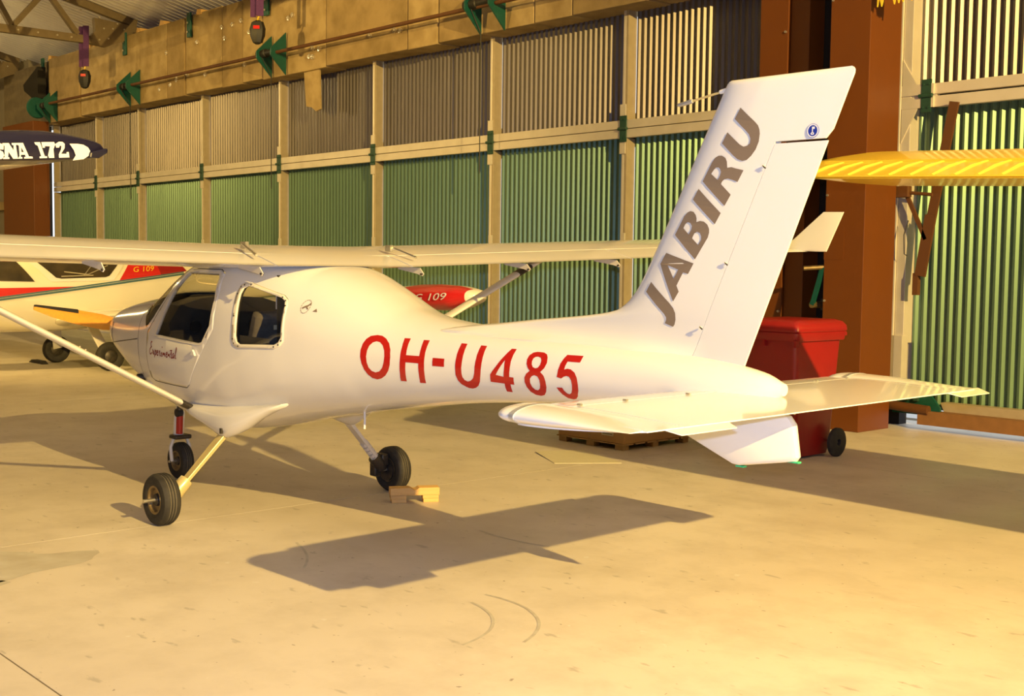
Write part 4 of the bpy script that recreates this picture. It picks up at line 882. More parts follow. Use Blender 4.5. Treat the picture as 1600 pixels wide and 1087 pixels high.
for s_ in (1, -1):
    SIDE = 'left' if s_ > 0 else 'right'
    ww = MB().loft([wring(s_, y, 0, 0.735) for y in (0.0, 0.3, 0.56, 0.6, 1.5, 2.5, 3.5, 4.4, 4.9)]).build('wing', 'gelcoat', J, smooth=40)
    # centre section trailing part
    MB().loft([wring(s_, y, 0.735, 1.0, 6) for y in (0.0, 0.25, 0.52)]).build('wing_root_fairing', 'gelcoat', J, smooth=40)
    MB().loft([wring(s_, y, 0.745, 1.0, 6) for y in (0.535, 1.2, 2.0, 2.72)]).build('flap', 'gelcoat', ww, smooth=40)
    MB().loft([wring(s_, y, 0.745, 1.0, 6) for y in (2.735, 3.5, 4.3, 4.86)]).build('aileron', 'gelcoat', ww, smooth=40)
    # rounded tip with upturned winglet
    MB().loft([wring(s_, 4.9, 0, 1.0, 16), wring(s_, 4.98, 0, 1.0, 16, X_TE, CH*0.98), wring(s_, 5.05, 0, 1.0, 16, X_TE-0.03, CH*0.92, 0.8), wring(s_, 5.11, 0, 1.0, 16, X_TE-0.08, CH*0.8, 0.45)]).build('wing_tip', 'gelcoat', ww, smooth=40)
    zt_ = wz(s_, 5.1)
    wl_ = [(-0.45, 0.02), (-0.60, 0.115), (-0.88, 0.365), (-1.09, 0.36), (-0.97, 0.0), (-0.86, 0.0)]
    mb = MB(); cx = sum(p[0] for p in wl_)/6; cz = sum(p[1] for p in wl_)/6
    R3 = lambda sc, o_: [(cx+(p[0]-cx)*sc, s_*(5.10+0.22*(p[1])+o_), zt_+cz+(p[1]-cz)*sc) for p in wl_]
    mb.loft([R3(0.9, -0.014), R3(0.985, -0.008), R3(1, 0.0), R3(0.985, 0.008), R3(0.9, 0.014)]).build('winglet', 'gelcoat', ww, smooth=40)
    # flap and aileron hinge brackets below the trailing edge
    for y in (0.62, 1.62, 2.60, 3.9):
        z = wz(s_, y)
        MB().prism([(-0.42, s_*y, z+0.0), (-0.66, s_*y, z-0.01), (-0.70, s_*y, z-0.05), (-0.685, s_*y, z-0.065), (-0.63, s_*y, z-0.05), (-0.42, s_*y, z-0.02)], (0, s_*0.006, 0)).build('hinge_bracket', 'strut_grey', ww, smooth=0)
        MB().tube([(-0.685, s_*y-0.008, z-0.052), (-0.685, s_*y+0.014, z-0.052)], 0.007, 8).build('bolt', 'dark_metal', ww)
    # flap push rod at the root gap
    MB().tube([(-0.38, s_*0.575, wz(s_, .57)+0.135), (-0.62, s_*0.62, wz(s_, .6)+0.06)], 0.009, 6).build('flap_rod', 'alu', ww)
    MB().box((-0.42, s_*0.565-0.012, wz(s_, .57)+0.10), (-0.36, s_*0.565+0.012, wz(s_, .57)+0.145)).build('flap_horn', 'alu', ww, smooth=0)
    # strut: flattened tube from the gear fairing to the wing
    p, q = Vector((0.41, s_*0.50, 0.685)), Vector((0.06, s_*2.52, wz(s_, 2.52)+0.015))
    rs = []
    for t in (0.0, 0.03, 0.97, 1.0):
        c_ = p.lerp(q, t); rs.append([c_+Vector((0.054*math.cos(a), 0, 0.023*math.sin(a)+0.0)) for a in np.linspace(0, 2*math.pi, 17)[:-1]])
    MB().loft(rs).build('wing_strut', 'strut_grey', J, smooth=60)
    rs = []
    for t in (0.005, 0.05): c_ = p.lerp(q, t); rs.append([c_+Vector((0.0565*math.cos(a), 0, 0.0245*math.sin(a))) for a in np.linspace(0, 2*math.pi, 17)[:-1]])
    MB().loft(rs).build('strut_sleeve', 'dark_metal', J, smooth=60)
    rs = []
    for t in (0.86, 0.92): c_ = p.lerp(q, t); rs.append([c_+Vector((0.0565*math.cos(a), 0, 0.0245*math.sin(a))) for a in np.linspace(0, 2*math.pi, 17)[:-1]])
    MB().loft(rs).build('strut_sleeve', 'dark_metal', J, smooth=60)
    for t in (0.40, 0.42):
        c_ = p.lerp(q, t); MB().tube([c_+Vector((-0.01, 0, 0.018)), c_+Vector((-0.01, 0, 0.03))], 0.006, 6).build('rivet', 'bolt', J)
    # gear / strut fairing flowing out of the belly side down to the leg socket
    fr_ = []
    FX = [0.53, 0.50, 0.44, 0.36, 0.27, 0.18, 0.10, 0.04, -0.02, -0.08, -0.16, -0.26, -0.38, -0.50, -0.60]
    FT = [0.700, 0.716, 0.724, 0.728, 0.732, 0.736, 0.740, 0.743, 0.746, 0.75, 0.755, 0.763, 0.775, 0.79, 0.80]
    FB = [0.690, 0.668, 0.646, 0.622, 0.602, 0.580, 0.556, 0.540, 0.530, 0.536, 0.566, 0.614, 0.680, 0.742, 0.79]
    FY = [0.45, 0.50, 0.53, 0.542, 0.545, 0.547, 0.550, 0.553, 0.555, 0.553, 0.545, 0.528, 0.50, 0.47, 0.44]
    for x, zt_, zb_, yo in zip(FX, FT, FB, FY):
        h_ = (zt_-zb_)/2; ring = []
        for a in np.linspace(0, 2*math.pi, 29)[:-1]:
            sn, cs = math.sin(a), math.cos(a); dn = max(0.0, -sn)
            wy = 0.17 if x > -0.3 else 0.12
            y = yo-wy/2+wy/2*math.copysign(abs(cs)**(1.0-0.25*(1-dn)), cs)+0.015*dn-0.055*max(0, sn)**2
            pinch = 1-0.45*dn**1.5*math.exp(-((x+0.02)/0.13)**2)
            ring.append((x, s_*((yo-0.035)+(y-(yo-0.035))*pinch), (zt_+zb_)/2+h_*math.copysign(abs(sn)**0.85, sn)))
        fr_.append(ring)
    MB().loft(fr_).build('gear_fairing', 'gelcoat', J, smooth=70)
    MB().box((-0.085, s_*0.552-0.008, 0.565), (-0.065, s_*0.552+0.008, 0.600)).build('clip', 'dark_metal', J, smooth=0)
    # spring leg
    a_, b_ = Vector((-0.015, s_*0.475, 0.575)), Vector((0.022, s_*0.80, 0.225))
    rs = []
    for t, wx, th in ((0, 0.040, 0.014), (0.5, 0.036, 0.013), (1, 0.031, 0.012)):
        c_ = a_.lerp(b_, t); nn = Vector((0, s_*(0.315), 0.34)).normalized()
        rs.append([c_+Vector((wx*sx, 0, 0))+nn*th*sz for sx, sz in ((-1, -1), (1, -1), (1, 1), (-1, 1))])
    MB().loft(rs).build('gear_leg', 'gold_leg' if s_ > 0 else 'strut_grey', J, smooth=0, bevel=0.004)
    MB().tube([b_+Vector((0, -s_*0.05, 0.045)), b_, b_+Vector((0, s_*0.03, -0.05))], [0.045, 0.05, 0.04], 10).build('axle_bracket', 'dark_metal' if s_ < 0 else 'gold_leg', J)
def wheel(parent, cx, cy, cz, rad, wid, s_, axle=True, rimcol='rim_bronze'):
    hw = wid/2; c_ = (cx, cy, cz)
    prof = [(rad*0.52, -hw*0.80), (rad*0.60, -hw*0.94), (rad*0.78, -hw), (rad*0.90, -hw*0.90), (rad*0.965, -hw*0.68)]
    gr = []
    for k in range(4):
        u0 = -0.54+k*0.30
        gr += [(rad*(1-0.03*u0*u0), hw*u0), (rad*(1-0.03*(u0+.17)**2), hw*(u0+0.17)), (rad*0.968, hw*(u0+0.19)), (rad*0.968, hw*(u0+0.28))]
    prof += gr[:-2]+[(rad*0.965, hw*0.68), (rad*0.90, hw*0.90), (rad*0.78, hw), (rad*0.60, hw*0.94), (rad*0.52, hw*0.80), (rad*0.50, 0)]
    t_o = MB().lathe(prof, c_, (0, 1, 0), 40).build('tyre', 'rubber', parent, smooth=28)
    for k in range(3):
        u = -0.54+k*0.30+0.235
        MB().lathe([(rad*0.962, hw*(u-0.05)), (rad*0.9705, hw*(u-0.05)), (rad*0.9705, hw*(u+0.05)), (rad*0.962, hw*(u+0.05))], c_, (0, 1, 0), 40).build('tread_groove', 'tyre_groove', t_o, smooth=0)
    r_o = MB().lathe([(rad*0.53, -hw*0.82), (rad*0.55, -hw*0.86), (rad*0.47, -hw*0.84), (rad*0.42, -hw*0.5), (rad*0.20, -hw*0.45), (rad*0.19, -hw*0.2), (rad*0.19, hw*0.2), (rad*0.20, hw*0.45), (rad*0.42, hw*0.5), (rad*0.47, hw*0.84), (rad*0.55, hw*0.86), (rad*0.53, hw*0.82)], c_, (0, 1, 0), 32).build('wheel_rim', rimcol, parent)
    MB().lathe([(0.001, -hw*0.75), (rad*0.22, -hw*0.72), (rad*0.25, -hw*0.4), (rad*0.25, hw*0.4), (rad*0.22, hw*0.72), (0.001, hw*0.75)], c_, (0, 1, 0), 18, closed=False).build('hub', 'dark_metal', r_o)
    return t_o
for s_ in (1, -1):
    wheel(J, 0.02, s_*0.925, 0.167, 0.167, 0.125, s_)
    MB().tube([(0.02, s_*0.80, 0.17), (0.02, s_*1.05, 0.167)], 0.013, 10).build('axle', 'alu', J)
# brake on the inside of the right wheel
MB().lathe([(0.02, 0), (0.085, 0), (0.085, 0.03), (0.02, 0.03)], (0.02, -0.86, 0.167), (0, -1, 0), 22).build('brake_disc', 'dark_metal', J)
MB().box((-0.02, -0.86, 0.20), (0.07, -0.80, 0.29)).build('brake_caliper', 'dark_metal', J, bevel=0.01); MB().box((0.03, -0.83, 0.12), (0.10, -0.77, 0.22)).build('brake_caliper', 'dark_metal', J, bevel=0.01)
for t in np.linspace(0.55, 0.95, 6):
    c_ = Vector((-0.015, -0.475, 0.575)).lerp(Vector((0.022, -0.80, 0.225)), t); MB().tube([c_+Vector((0.0, 0.006, 0.006)), c_-Vector((0, 0.012, 0.012))], 0.034, 8).build('leg_tape', 'strut_grey', J)
# nose gear
NX = 1.47
wheel(J, NX, 0.02, 0.142, 0.142, 0.10, 1)
MB().tube([(NX, -0.09, 0.142), (NX, 0.12, 0.142)], 0.010, 8).build('axle', 'alu', J)
for s_ in (1, -1):
    MB().tube([(NX, 0.02+s_*0.075, 0.142), (NX+0.01, 0.02+s_*0.08, 0.25), (NX+0.01, 0.02+s_*0.055, 0.315), (NX+0.01, 0.02, 0.33)], 0.014, 8).build('nose_fork', 'strut_grey', J)
MB().box((NX-0.05, -0.05, 0.312), (NX+0.06, 0.09, 0.345)).build('fork_yoke', 'dark_metal', J, bevel=0.01)
MB().tube([(NX+0.02, 0.03, 0.33), (NX+0.0, 0.03, 0.48), (NX-0.02, 0.03, 0.56), (NX-0.02, 0.03, 0.72)], [0.040, 0.042, 0.034, 0.034], 14).build('nose_leg', 'gelcoat', J)
MB().tube([(NX-0.055, 0.06, 0.36), (NX-0.065, 0.06, 0.50)], 0.026, 12).build('shock_absorber', 'red_oleo', J)
MB().tube([(NX-0.075, 0.05, 0.525), (NX-0.075, 0.095, 0.525)], 0.032, 14).build('steering_bush', 'rubber', J)
MB().tube([(NX-0.06, 0.06, 0.49), (NX+0.06, 0.04, 0.47)], 0.008, 8).build('bush_bracket', 'alu', J)
# exhaust below the cowl, belly pipe and vent
MB().tube([(1.28, 0.10, 0.66), (1.30, 0.12, 0.56)], 0.022, 10).build('exhaust_pipe', 'dark_metal', J)
MB().tube([(-1.02, 0.10, 0.77), (-1.05, 0.12, 0.72), (-1.06, 0.13, 0.665)], 0.007, 8).build('vent_pipe', 'white_print', J)
# ---------------- propeller
HUB = Vector((2.13, 0, 1.13)); MB().lathe([(0.001, 0.16), (0.05, 0.14), (0.085, 0.08), (0.10, 0.0), (0.10, -0.06), (0.001, -0.06)], HUB, (1, 0, 0), 24, closed=False).build('spinner', 'gelcoat', J)
ang = math.atan2(0.185, 0.88)
for s_ in (1, -1):
    d_ = Vector((0, s_*math.cos(ang), s_*math.sin(ang))); nrm_ = Vector((0, -d_.z, d_.y))*s_
    rs = []; rs2 = []
    for r, c0, c1, th, tw in ((0.06, -0.04, 0.04, 0.03, 50), (0.18, -0.062, 0.055, 0.026, 40), (0.35, -0.078, 0.062, 0.020, 28), (0.55, -0.070, 0.052, 0.014, 20), (0.75, -0.048, 0.034, 0.009, 15), (0.885, -0.022, 0.022, 0.006, 12), (0.90, -0.020, 0.018, 0.004, 12)):
        e1 = nrm_*math.cos(R_(tw))+Vector((1, 0, 0))*math.sin(R_(tw)); e2 = d_.cross(e1).normalized(); c_ = HUB+d_*r
        sec_ = [(c0, 0), (lerp(c0, c1, 0.3), -th), (lerp(c0, c1, 0.7), -th), (c1, 0), (lerp(c0, c1, 0.7), th), (lerp(c0, c1, 0.3), th)]
        rs.append([c_+e1*a+e2*b for a, b in sec_])
        if r > 0.4: rs2.append([c_+e1*a+e2*b for a, b in ((c1*0.35, -th*1.12), (c1*0.8, -th*1.0), (c1+0.005, 0), (c1*0.8, th*1.0), (c1*0.35, th*1.12), (c1*0.5, 0))])
    b_o = MB().loft(rs).build('propeller_blade', 'prop_orange', J, smooth=50)
    MB().loft(rs2).build('leading_edge_strip', 'prop_black', b_o, smooth=50)
MB().lathe([(0.001, 0.0), (0.02, 0.0), (0.02, 0.05), (0.001, 0.06)], (2.02, 0.20, 1.02), (1, 0.2, 0), 12).build('intake_plug', 'pink_cap', J)

# ================================================================== LOOSE THINGS ON THE FLOOR
ch = thing('wheel_chock', 'wooden wheel chock with a notched top board behind the right main wheel', 'chock', (-6.80, 5.18, 0), math.atan2(0.30, 0.17))
top = [(-0.175, 0, 0.105), (-0.085, 0, 0.105), (-0.035, 0, 0.106), (-0.015, 0, 0.095), (0.0, 0, 0.091), (0.015, 0, 0.096), (0.03, 0, 0.106), (0.175, 0, 0.105), (0.175, 0, 0.052), (-0.175, 0, 0.052)]
MB().prism([(x, -0.035, z) for x, y, z in top], (0, 0.10, 0)).build('top_board', 'wood_chock', ch, smooth=0, bevel=0.003)
for x0, x1 in ((-0.17, -0.06), (0.055, 0.17)):
    MB().box((x0, -0.03, 0.027), (x1, 0.06, 0.052)).build('block', 'wood_chock', ch, smooth=0, bevel=0.003); MB().box((x0+0.005, -0.03, 0), (x1, 0.06, 0.027)).build('block', 'wood_chock', ch, smooth=0, bevel=0.003)
# pallet with a carton
pa = thing('pallet', 'small wooden pallet on the floor behind the tailplane', 'pallet', (-7.95, 8.58, 0))
for y in (-0.46, -0.05, 0.38):
    for x in (-0.42, -0.05, 0.32): MB().box((x, y, 0.0), (x+0.10, y+0.08, 0.048)).build('block', 'wood_pallet', pa, smooth=0)
for k in range(6): MB().box((-0.44, -0.47+k*0.16, 0.048), (0.44, -0.47+k*0.16+0.13, 0.060)).build('deck_board', 'wood_pallet', pa, smooth=0)
ca = thing('carton', 'flat brown carton lying on the pallet', 'carton', (-7.95, 8.58, 0.060))
MB().box((-0.43, -0.46, 0), (0.43, 0.46, 0.20)).build('carton_body', 'carton', ca, smooth=0, bevel=0.006)
MB().box((-0.02, -0.462, 0.001), (0.0, -0.459, 0.199)).build('seam', 'wood_pallet', ca, smooth=0)
lb = MB(); lb.box((0.15, -0.464, 0.06), (0.30, -0.4615, 0.13)); l_o = lb.build('shipping_label', 'cardboard', ca, smooth=0)
for k in range(3): MB().box((0.165, -0.4662, 0.075+k*0.016), (0.285-0.03*k, -0.4642, 0.081+k*0.016)).build('print_line', 'black_print', l_o, smooth=0)
cb = MB().prism([(-7.94, 7.41, 0.020), (-7.40, 7.13, 0.012), (-7.06, 7.60, 0.012), (-7.78, 7.86, 0.012)], (0, 0, 0.004)).build('cardboard_sheet', 'cardboard', smooth=0); tag(cb, 'flat piece of pale cardboard lying on the floor in front of the pallet', 'cardboard')
cb.location = (0, 0, -0.012)
# red wheelie bin
bn = thing('wheelie_bin', 'red plastic wheelie bin standing before the brown columns, half hidden by the rudder', 'bin', (-6.47, 9.17, 0))
def rr_(w_, d, z, cy=0.0, r=0.05, n=5):
    out = []
    for cx, cyy, a0 in ((w_-r, d-r, 0), (-w_+r, d-r, 90), (-w_+r, -d+r, 180), (w_-r, -d+r, 270)):
        for k in range(n+1): a = R_(a0+90*k/n); out.append((cx+r*math.cos(a), cy+cyy+r*math.sin(a), z))
    return out
MB().loft([rr_(0.23, 0.26, 0.02, 0.03), rr_(0.245, 0.275, 0.10, 0.03), rr_(0.30, 0.35, 1.06)]).build('body', 'bin_red', bn, smooth=50)
MB().loft([rr_(0.325, 0.375, 1.05), rr_(0.33, 0.38, 1.06), rr_(0.335, 0.385, 1.12), rr_(0.33, 0.38, 1.13)]).build('rim', 'bin_red', bn, smooth=30)
MB().loft([rr_(0.34, 0.39, 1.13), rr_(0.345, 0.395, 1.14), rr_(0.34, 0.39, 1.18), rr_(0.315, 0.365, 1.215), rr_(0.27, 0.30, 1.235)]).build('lid', 'bin_red', bn, smooth=40)
MB().tube([(-0.28, 0.44, 1.10), (0.28, 0.44, 1.10)], 0.02, 10).build('handle_bar', 'bin_red', bn)
for x in (-0.2, 0.0, 0.2): MB().box((x-0.02, 0.37, 1.07), (x+0.02, 0.45, 1.13)).build('handle_bracket', 'bin_red', bn, smooth=0)
for x in (0.31, -0.02, -0.3): MB().box((x-0.012, -0.385, 1.00), (x+0.012, -0.34, 1.06)).build('rib', 'bin_red', bn, smooth=0)
MB().tube([(-0.34, 0.26, 0.13), (0.34, 0.26, 0.13)], 0.012, 8).build('axle', 'dark_metal', bn)
for s_ in (-1, 1): MB().lathe([(0.03, -0.025), (0.115, -0.025), (0.13, -0.015), (0.13, 0.015), (0.115, 0.025), (0.03, 0.025)], (s_*0.335, 0.26, 0.13), (1, 0, 0), 26).build('wheel', 'rubber', bn)

# ================================================================== YELLOW HIGH-WING AIRCRAFT (only its wing reaches into view)
yw = thing('parked_aircraft', 'yellow aircraft wing with a ribbed drooping aileron, reaching in from the right', 'aircraft', (-4.30, 6.05, 2.24))
def yz(x): return -0.042*x
def yring(x, a, b, n=12, ch_=1.5, sq=1.0, dy=0.0):
    ts_ = [a+(b-a)*((1-math.cos(math.pi*k/n))/2 if a == 0 else k/n) for k in range(n+1)]
    f = lambda t, z: (x, dy+(1-t)*ch_, yz(x)+(1-t)*ch_*0.055+z*ch_*sq)
    u_ = [f(t, naca(t)[0]) for t in ts_]; l_ = [f(t, naca(t)[1]) for t in reversed(ts_)]
    return u_+(l_[:-1] if a == 0 else l_)
MB().loft([yring(-0.22, 0, 0.76, 12, 1.30, 0.25, 0.1), yring(-0.18, 0, 0.76, 12, 1.40, 0.6, 0.05), yring(-0.08, 0, 0.76, 12, 1.48, 0.92), yring(0.02, 0, 0.76)]+[yring(x, 0, 0.76) for x in (0.5, 1.5, 3, 5, 7.8)]).build('wing_panel', 'yellow_paint', yw, smooth=40)
# beaded aileron: ridges run fore and aft
mb = MB(); nx_ = int(7.8/0.13)
row = []
for k in range(nx_+1):
    for j, (dx, h) in enumerate(((0, 0), (0.096, 0.0), (0.106, 0.012), (0.120, 0.012))):
        x = 0.0+k*0.13+dx; zz = yz(x)
        hy, hz = 0.355, 0.085; ty, tz = 0.0, -0.012
        row.append([(x, hy, zz+hz+h*0.5), (x, lerp(hy, ty, 0.5), zz+lerp(hz, tz, 0.5)+h+0.006), (x, ty, zz+tz+h*0.6), (x, ty, zz+tz-0.008), (x, lerp(hy, ty, 0.5), zz+lerp(hz, tz, 0.5)-0.03), (x, hy, zz+hz-0.07)])
mb.loft(row).build('aileron', 'yellow_paint', yw, smooth=0)

# ================================================================== CREAM MOTOR GLIDER WITH RED AND BLUE STRIPES
G = thing('motor_glider', 'cream low-wing motor glider with red panels and a blue stripe, parked behind the white aircraft', 'aircraft', (-18.8, 7.72, 0))
GS = [(-3.3, 1.05, 0.95, 0.06, 1.0), (-3.1, 1.22, 0.78, 0.28, 1.0), (-2.6, 1.36, 0.66, 0.42, 1.02), (-1.9, 1.50, 0.60, 0.50, 1.08), (-1.2, 1.78, 0.58, 0.53, 1.12), (-0.4, 1.90, 0.58, 0.54, 1.15), (0.4, 1.90, 0.62, 0.52, 1.18), (1.0, 1.82, 0.72, 0.46, 1.2), (1.6, 1.72, 0.84, 0.37, 1.22), (2.3, 1.60, 0.96, 0.27, 1.25), (3.0, 1.50, 1.05, 0.19, 1.26), (3.7, 1.42, 1.12, 0.12, 1.27)]
GA = np.array(GS)
def gsec(y): return [np.interp(y, GA[:, 0], GA[:, k]) for k in (1, 2, 3, 4)]
def gx(y, z):
    zt, zb, w_, zc = gsec(y); r = (z-zc)/(zt-zc) if z > zc else (zc-z)/(zc-zb); r = min(max(r, 0), 1); return w_*(1-r**2.4)**(1/2.4)
rings = []
for y in np.linspace(-3.3, 3.7, 71):
    zt, zb, w_, zc = gsec(y); ring = []
    for k in range(112):
        a = 2*math.pi*k/112; cs, sn = math.cos(a), math.sin(a); h = (zt-zc) if sn >= 0 else (zc-zb)
        ring.append((w_*math.copysign(abs(cs)**(2/2.4), cs), y, zc+h*math.copysign(abs(sn)**(2/2.4), sn)))
    rings.append(ring)
MB().loft(rings).build('fuselage', 'gel_cream', G, smooth=50)
mat('dark_glass', (0.035, 0.030, 0.024), 0.12, spec=0.25, noise=(2.5, 0.7, (0.10, 0.075, 0.045)))
def gdec(name, m, polys, d=0.004, label=None):
    """print on the curved flank: outline filled, subdivided and laid on the surface"""
    bm_ = bmesh.new()
    for p in polys:
        pts = dense([(u-7.72, v) for u, v in p], 0.05)
        vs_ = [bm_.verts.new((0, u, v)) for u, v in pts]
        for t in tessellate_polygon([[Vector((q[0], q[1], 0)) for q in pts]]):
            try: bm_.faces.new([vs_[i] for i in t])
            except ValueError: pass
    for _ in range(5):
        es = [e for e in bm_.edges if e.calc_length() > 0.07]
        if not es: break
        bmesh.ops.subdivide_edges(bm_, edges=es, cuts=1); bmesh.ops.triangulate(bm_, faces=[f for f in bm_.faces if len(f.verts) > 3])
    for v in bm_.verts: v.co.x = gx(v.co.y, v.co.z)+d+0.004
    mb = MB(); bm_.verts.index_update(); mb.v = [tuple(v.co) for v in bm_.verts]; mb.f = [tuple(v.index for v in f.verts) for f in bm_.faces]; bm_.free()
    return mb.build(name, m, G, smooth=60, label=label)
gdec('canopy_frame', 'gelcoat', [[(6.66, 1.74), (7.04, 1.35), (8.02, 1.37), (8.30, 1.72)]], 0.003)
gdec('canopy_window', 'dark_glass', [[(5.3, 1.38), (6.80, 1.35), (6.54, 1.70), (5.5, 1.72)]], 0.005); gdec('canopy_window', 'dark_glass', [[(6.82, 1.69), (7.12, 1.41), (7.20, 1.395), (7.90, 1.42), (7.96, 1.44), (8.17, 1.67), (8.1, 1.72), (6.9, 1.74)]], 0.006)
rm = gdec('red_panel', 'g_red', [[(8.12, 1.37), (8.33, 1.66), (8.80, 1.66), (8.86, 1.46)]], 0.005); gdec('dark_red_panel', 'g_dark_red', [[(8.86, 1.46), (8.80, 1.66), (9.30, 1.60), (9.36, 1.52)]], 0.005)
gdec('red_wedge', 'g_red', [[(5.2, 1.25), (6.30, 1.255), (7.45, 1.275), (6.30, 1.12), (5.2, 0.95)]], 0.005)
gdec('blue_stripe', 'g_blue', [[(5.2, 0.92), (6.3, 1.07), (7.3, 1.20), (8.3, 1.335), (9.3, 1.46), (9.3, 1.49), (8.3, 1.365), (7.3, 1.23), (6.3, 1.10), (5.2, 0.95)]], 0.006); gdec('blue_stripe', 'g_blue', [[(5.2, 0.96), (6.3, 1.107), (7.3, 1.237), (8.3, 1.372), (9.3, 1.497), (9.3, 1.515), (8.3, 1.392), (7.3, 1.26), (6.3, 1.13), (5.2, 0.98)]], 0.006)
def gtext(name, m, txt, y0, z0, size, slope, parent=None, fn=None, wide=1.3):
    v2, f2 = text_loops(txt, size, 0.2); mb = MB(); mb.v = [fn(p[0]*wide, p[1]) for p in v2]; mb.f = f2; o_ = mb.build(name, m, parent, smooth=0); o_['kind'] = 'stuff'; return o_
gtext('panel_lettering', 'yellow_paint', 'G 109', 0, 0, 0.115, 0, G, lambda u, v: (gx(8.36-7.72+u, 1.50+v)+0.010, 8.36-7.72+u, 1.50+v+0.06*u))
# things seen behind the cockpit glass
for p, q in (((7.25, 1.50), (7.62, 1.46)), ((7.62, 1.46), (7.95, 1.60)), ((7.55, 1.44), (7.75, 1.66)), ((7.2, 1.43), (7.7, 1.45))):
    MB().tube([(gx(p[0]-7.72, p[1])+0.012, p[0]-7.72, p[1]), (gx(q[0]-7.72, q[1])+0.012, q[0]-7.72, q[1])], 0.010, 6).build('canopy_stay', 'alu', G)
# wings
for s_ in (1, -1):
    rings = []
    for x, z, le, chd, th in ((0.30, 0.74, -0.62, 1.45, 0.17), (0.6, 0.78, -0.55, 1.30, 0.16), (1.2, 0.83, -0.48, 1.18, 0.155), (4.0, 1.03, -0.36, 1.02, 0.15), (7.0, 1.27, -0.22, 0.80, 0.14), (7.6, 1.34, -0.18, 0.74, 0.14)):
        r = []
        ts_ = [(1-math.cos(math.pi*k/12))/2 for k in range(13)]
        r = [(s_*x, le+t*chd, z+naca(t)[0]*chd*th/0.145) for t in ts_]+[(s_*x, le+t*chd, z+naca(t)[1]*chd*th/0.145) for t in reversed(ts_)][:-1]
        rings.append(r)
    gw = MB().loft(rings).build('wing', 'gel_cream', G, smooth=40)
    tp = []
    for x, z, y, ry, rz_ in ((7.5, 1.345, 0.13, 0.37, 0.05), (8.1, 1.345, 0.12, 0.34, 0.085), (8.7, 1.345, 0.10, 0.30, 0.12), (9.08, 1.345, 0.08, 0.27, 0.13), (9.36, 1.35, 0.08, 0.22, 0.115), (9.54, 1.365, 0.09, 0.14, 0.07), (9.61, 1.37, 0.10, 0.05, 0.02)):
        tp.append([(s_*x, y+ry*math.cos(a), z+rz_*math.copysign(abs(math.sin(a))**0.7, math.sin(a))) for a in np.linspace(0, 2*math.pi, 25)[:-1]])
    tpo = MB().loft(tp).build('wing_tip', 'gel_cream', G, smooth=60)
TPC = [(7.5, 1.345, 0.13, 0.37, 0.05), (8.1, 1.345, 0.12, 0.34, 0.085), (8.7, 1.345, 0.10, 0.30, 0.12), (9.08, 1.345, 0.08, 0.27, 0.13), (9.36, 1.35, 0.08, 0.22, 0.115), (9.54, 1.365, 0.09, 0.14, 0.07)]
TA = np.array(TPC)
def tipy(u, v, d=0.006):
    z, y, ry, rz_ = [np.interp(u, TA[:, 0], TA[:, k]) for k in (1, 2, 3, 4)]
    sn = min(max(abs(v-z)/rz_, 0), 0.999)**(1/0.7); return (u, y-ry*math.sqrt(1-sn*sn)-d, v)
rings = []
for u in np.linspace(8.45, 9.53, 23):
    z, y, ry, rz_ = [np.interp(u, TA[:, 0], TA[:, k]) for k in (1, 2, 3, 4)]; row = []
    for k in range(15):
        a = R_(lerp(102, 262, k/14)); uu = u+0.30*math.sin(a)*max(0, (9.53-u)/1.09)
        z2, y2, ry2, rz2 = [np.interp(uu, TA[:, 0], TA[:, q]) for q in (1, 2, 3, 4)]
        row.append((uu, y2+ry2*1.02*math.cos(a), z2+rz2*1.04*math.copysign(abs(math.sin(a))**0.7, math.sin(a))))
    rings.append(row)
MB().loft(rings, closed=False).build('red_tip_panel', 'g_red', G, smooth=60)
gtext('tip_lettering', 'white_print', 'G 109', 0, 0, 0.10, 0, G, lambda u, v: tipy(8.92+u, 1.305+v+0.06*u, 0.024), 1.75)
# landing gear
for x, y, s_ in ((0.94, 0.05, 1), (-0.99, -0.02, -1)):
    MB().lathe([(0.10, -0.05), (0.15, -0.075), (0.20, -0.065), (0.22, -0.03), (0.22, 0.03), (0.20, 0.065), (0.15, 0.075), (0.10, 0.05)], (x, y, 0.22), (1, 0, 0), 30).build('tyre', 'rubber', G)
    MB().lathe([(0.001, -0.05), (0.09, -0.045), (0.11, -0.03), (0.11, 0.03), (0.09, 0.045), (0.001, 0.05)], (x, y, 0.22), (1, 0, 0), 24, closed=False).build('wheel_hub', 'dark_metal', G)
    bar(MB(), (x-s_*0.08, y-0.01, 0.24), (x-s_*0.40, y-0.16, 0.76), 0.035, 0.15, (0, 1, 0)).build('gear_leg', 'strut_grey', G, smooth=0, bevel=0.01)
cb2 = thing('wheel_chock', 'dark wheel chock under the motor glider wheel', 'chock', (-19.80, 7.36, 0))
MB().prism([(-0.30, 0, 0), (0.30, 0, 0), (0.18, 0, 0.05), (-0.18, 0, 0.05)], (0, 0.10, 0)).build('wedge', 'rubber', cb2, smooth=0)

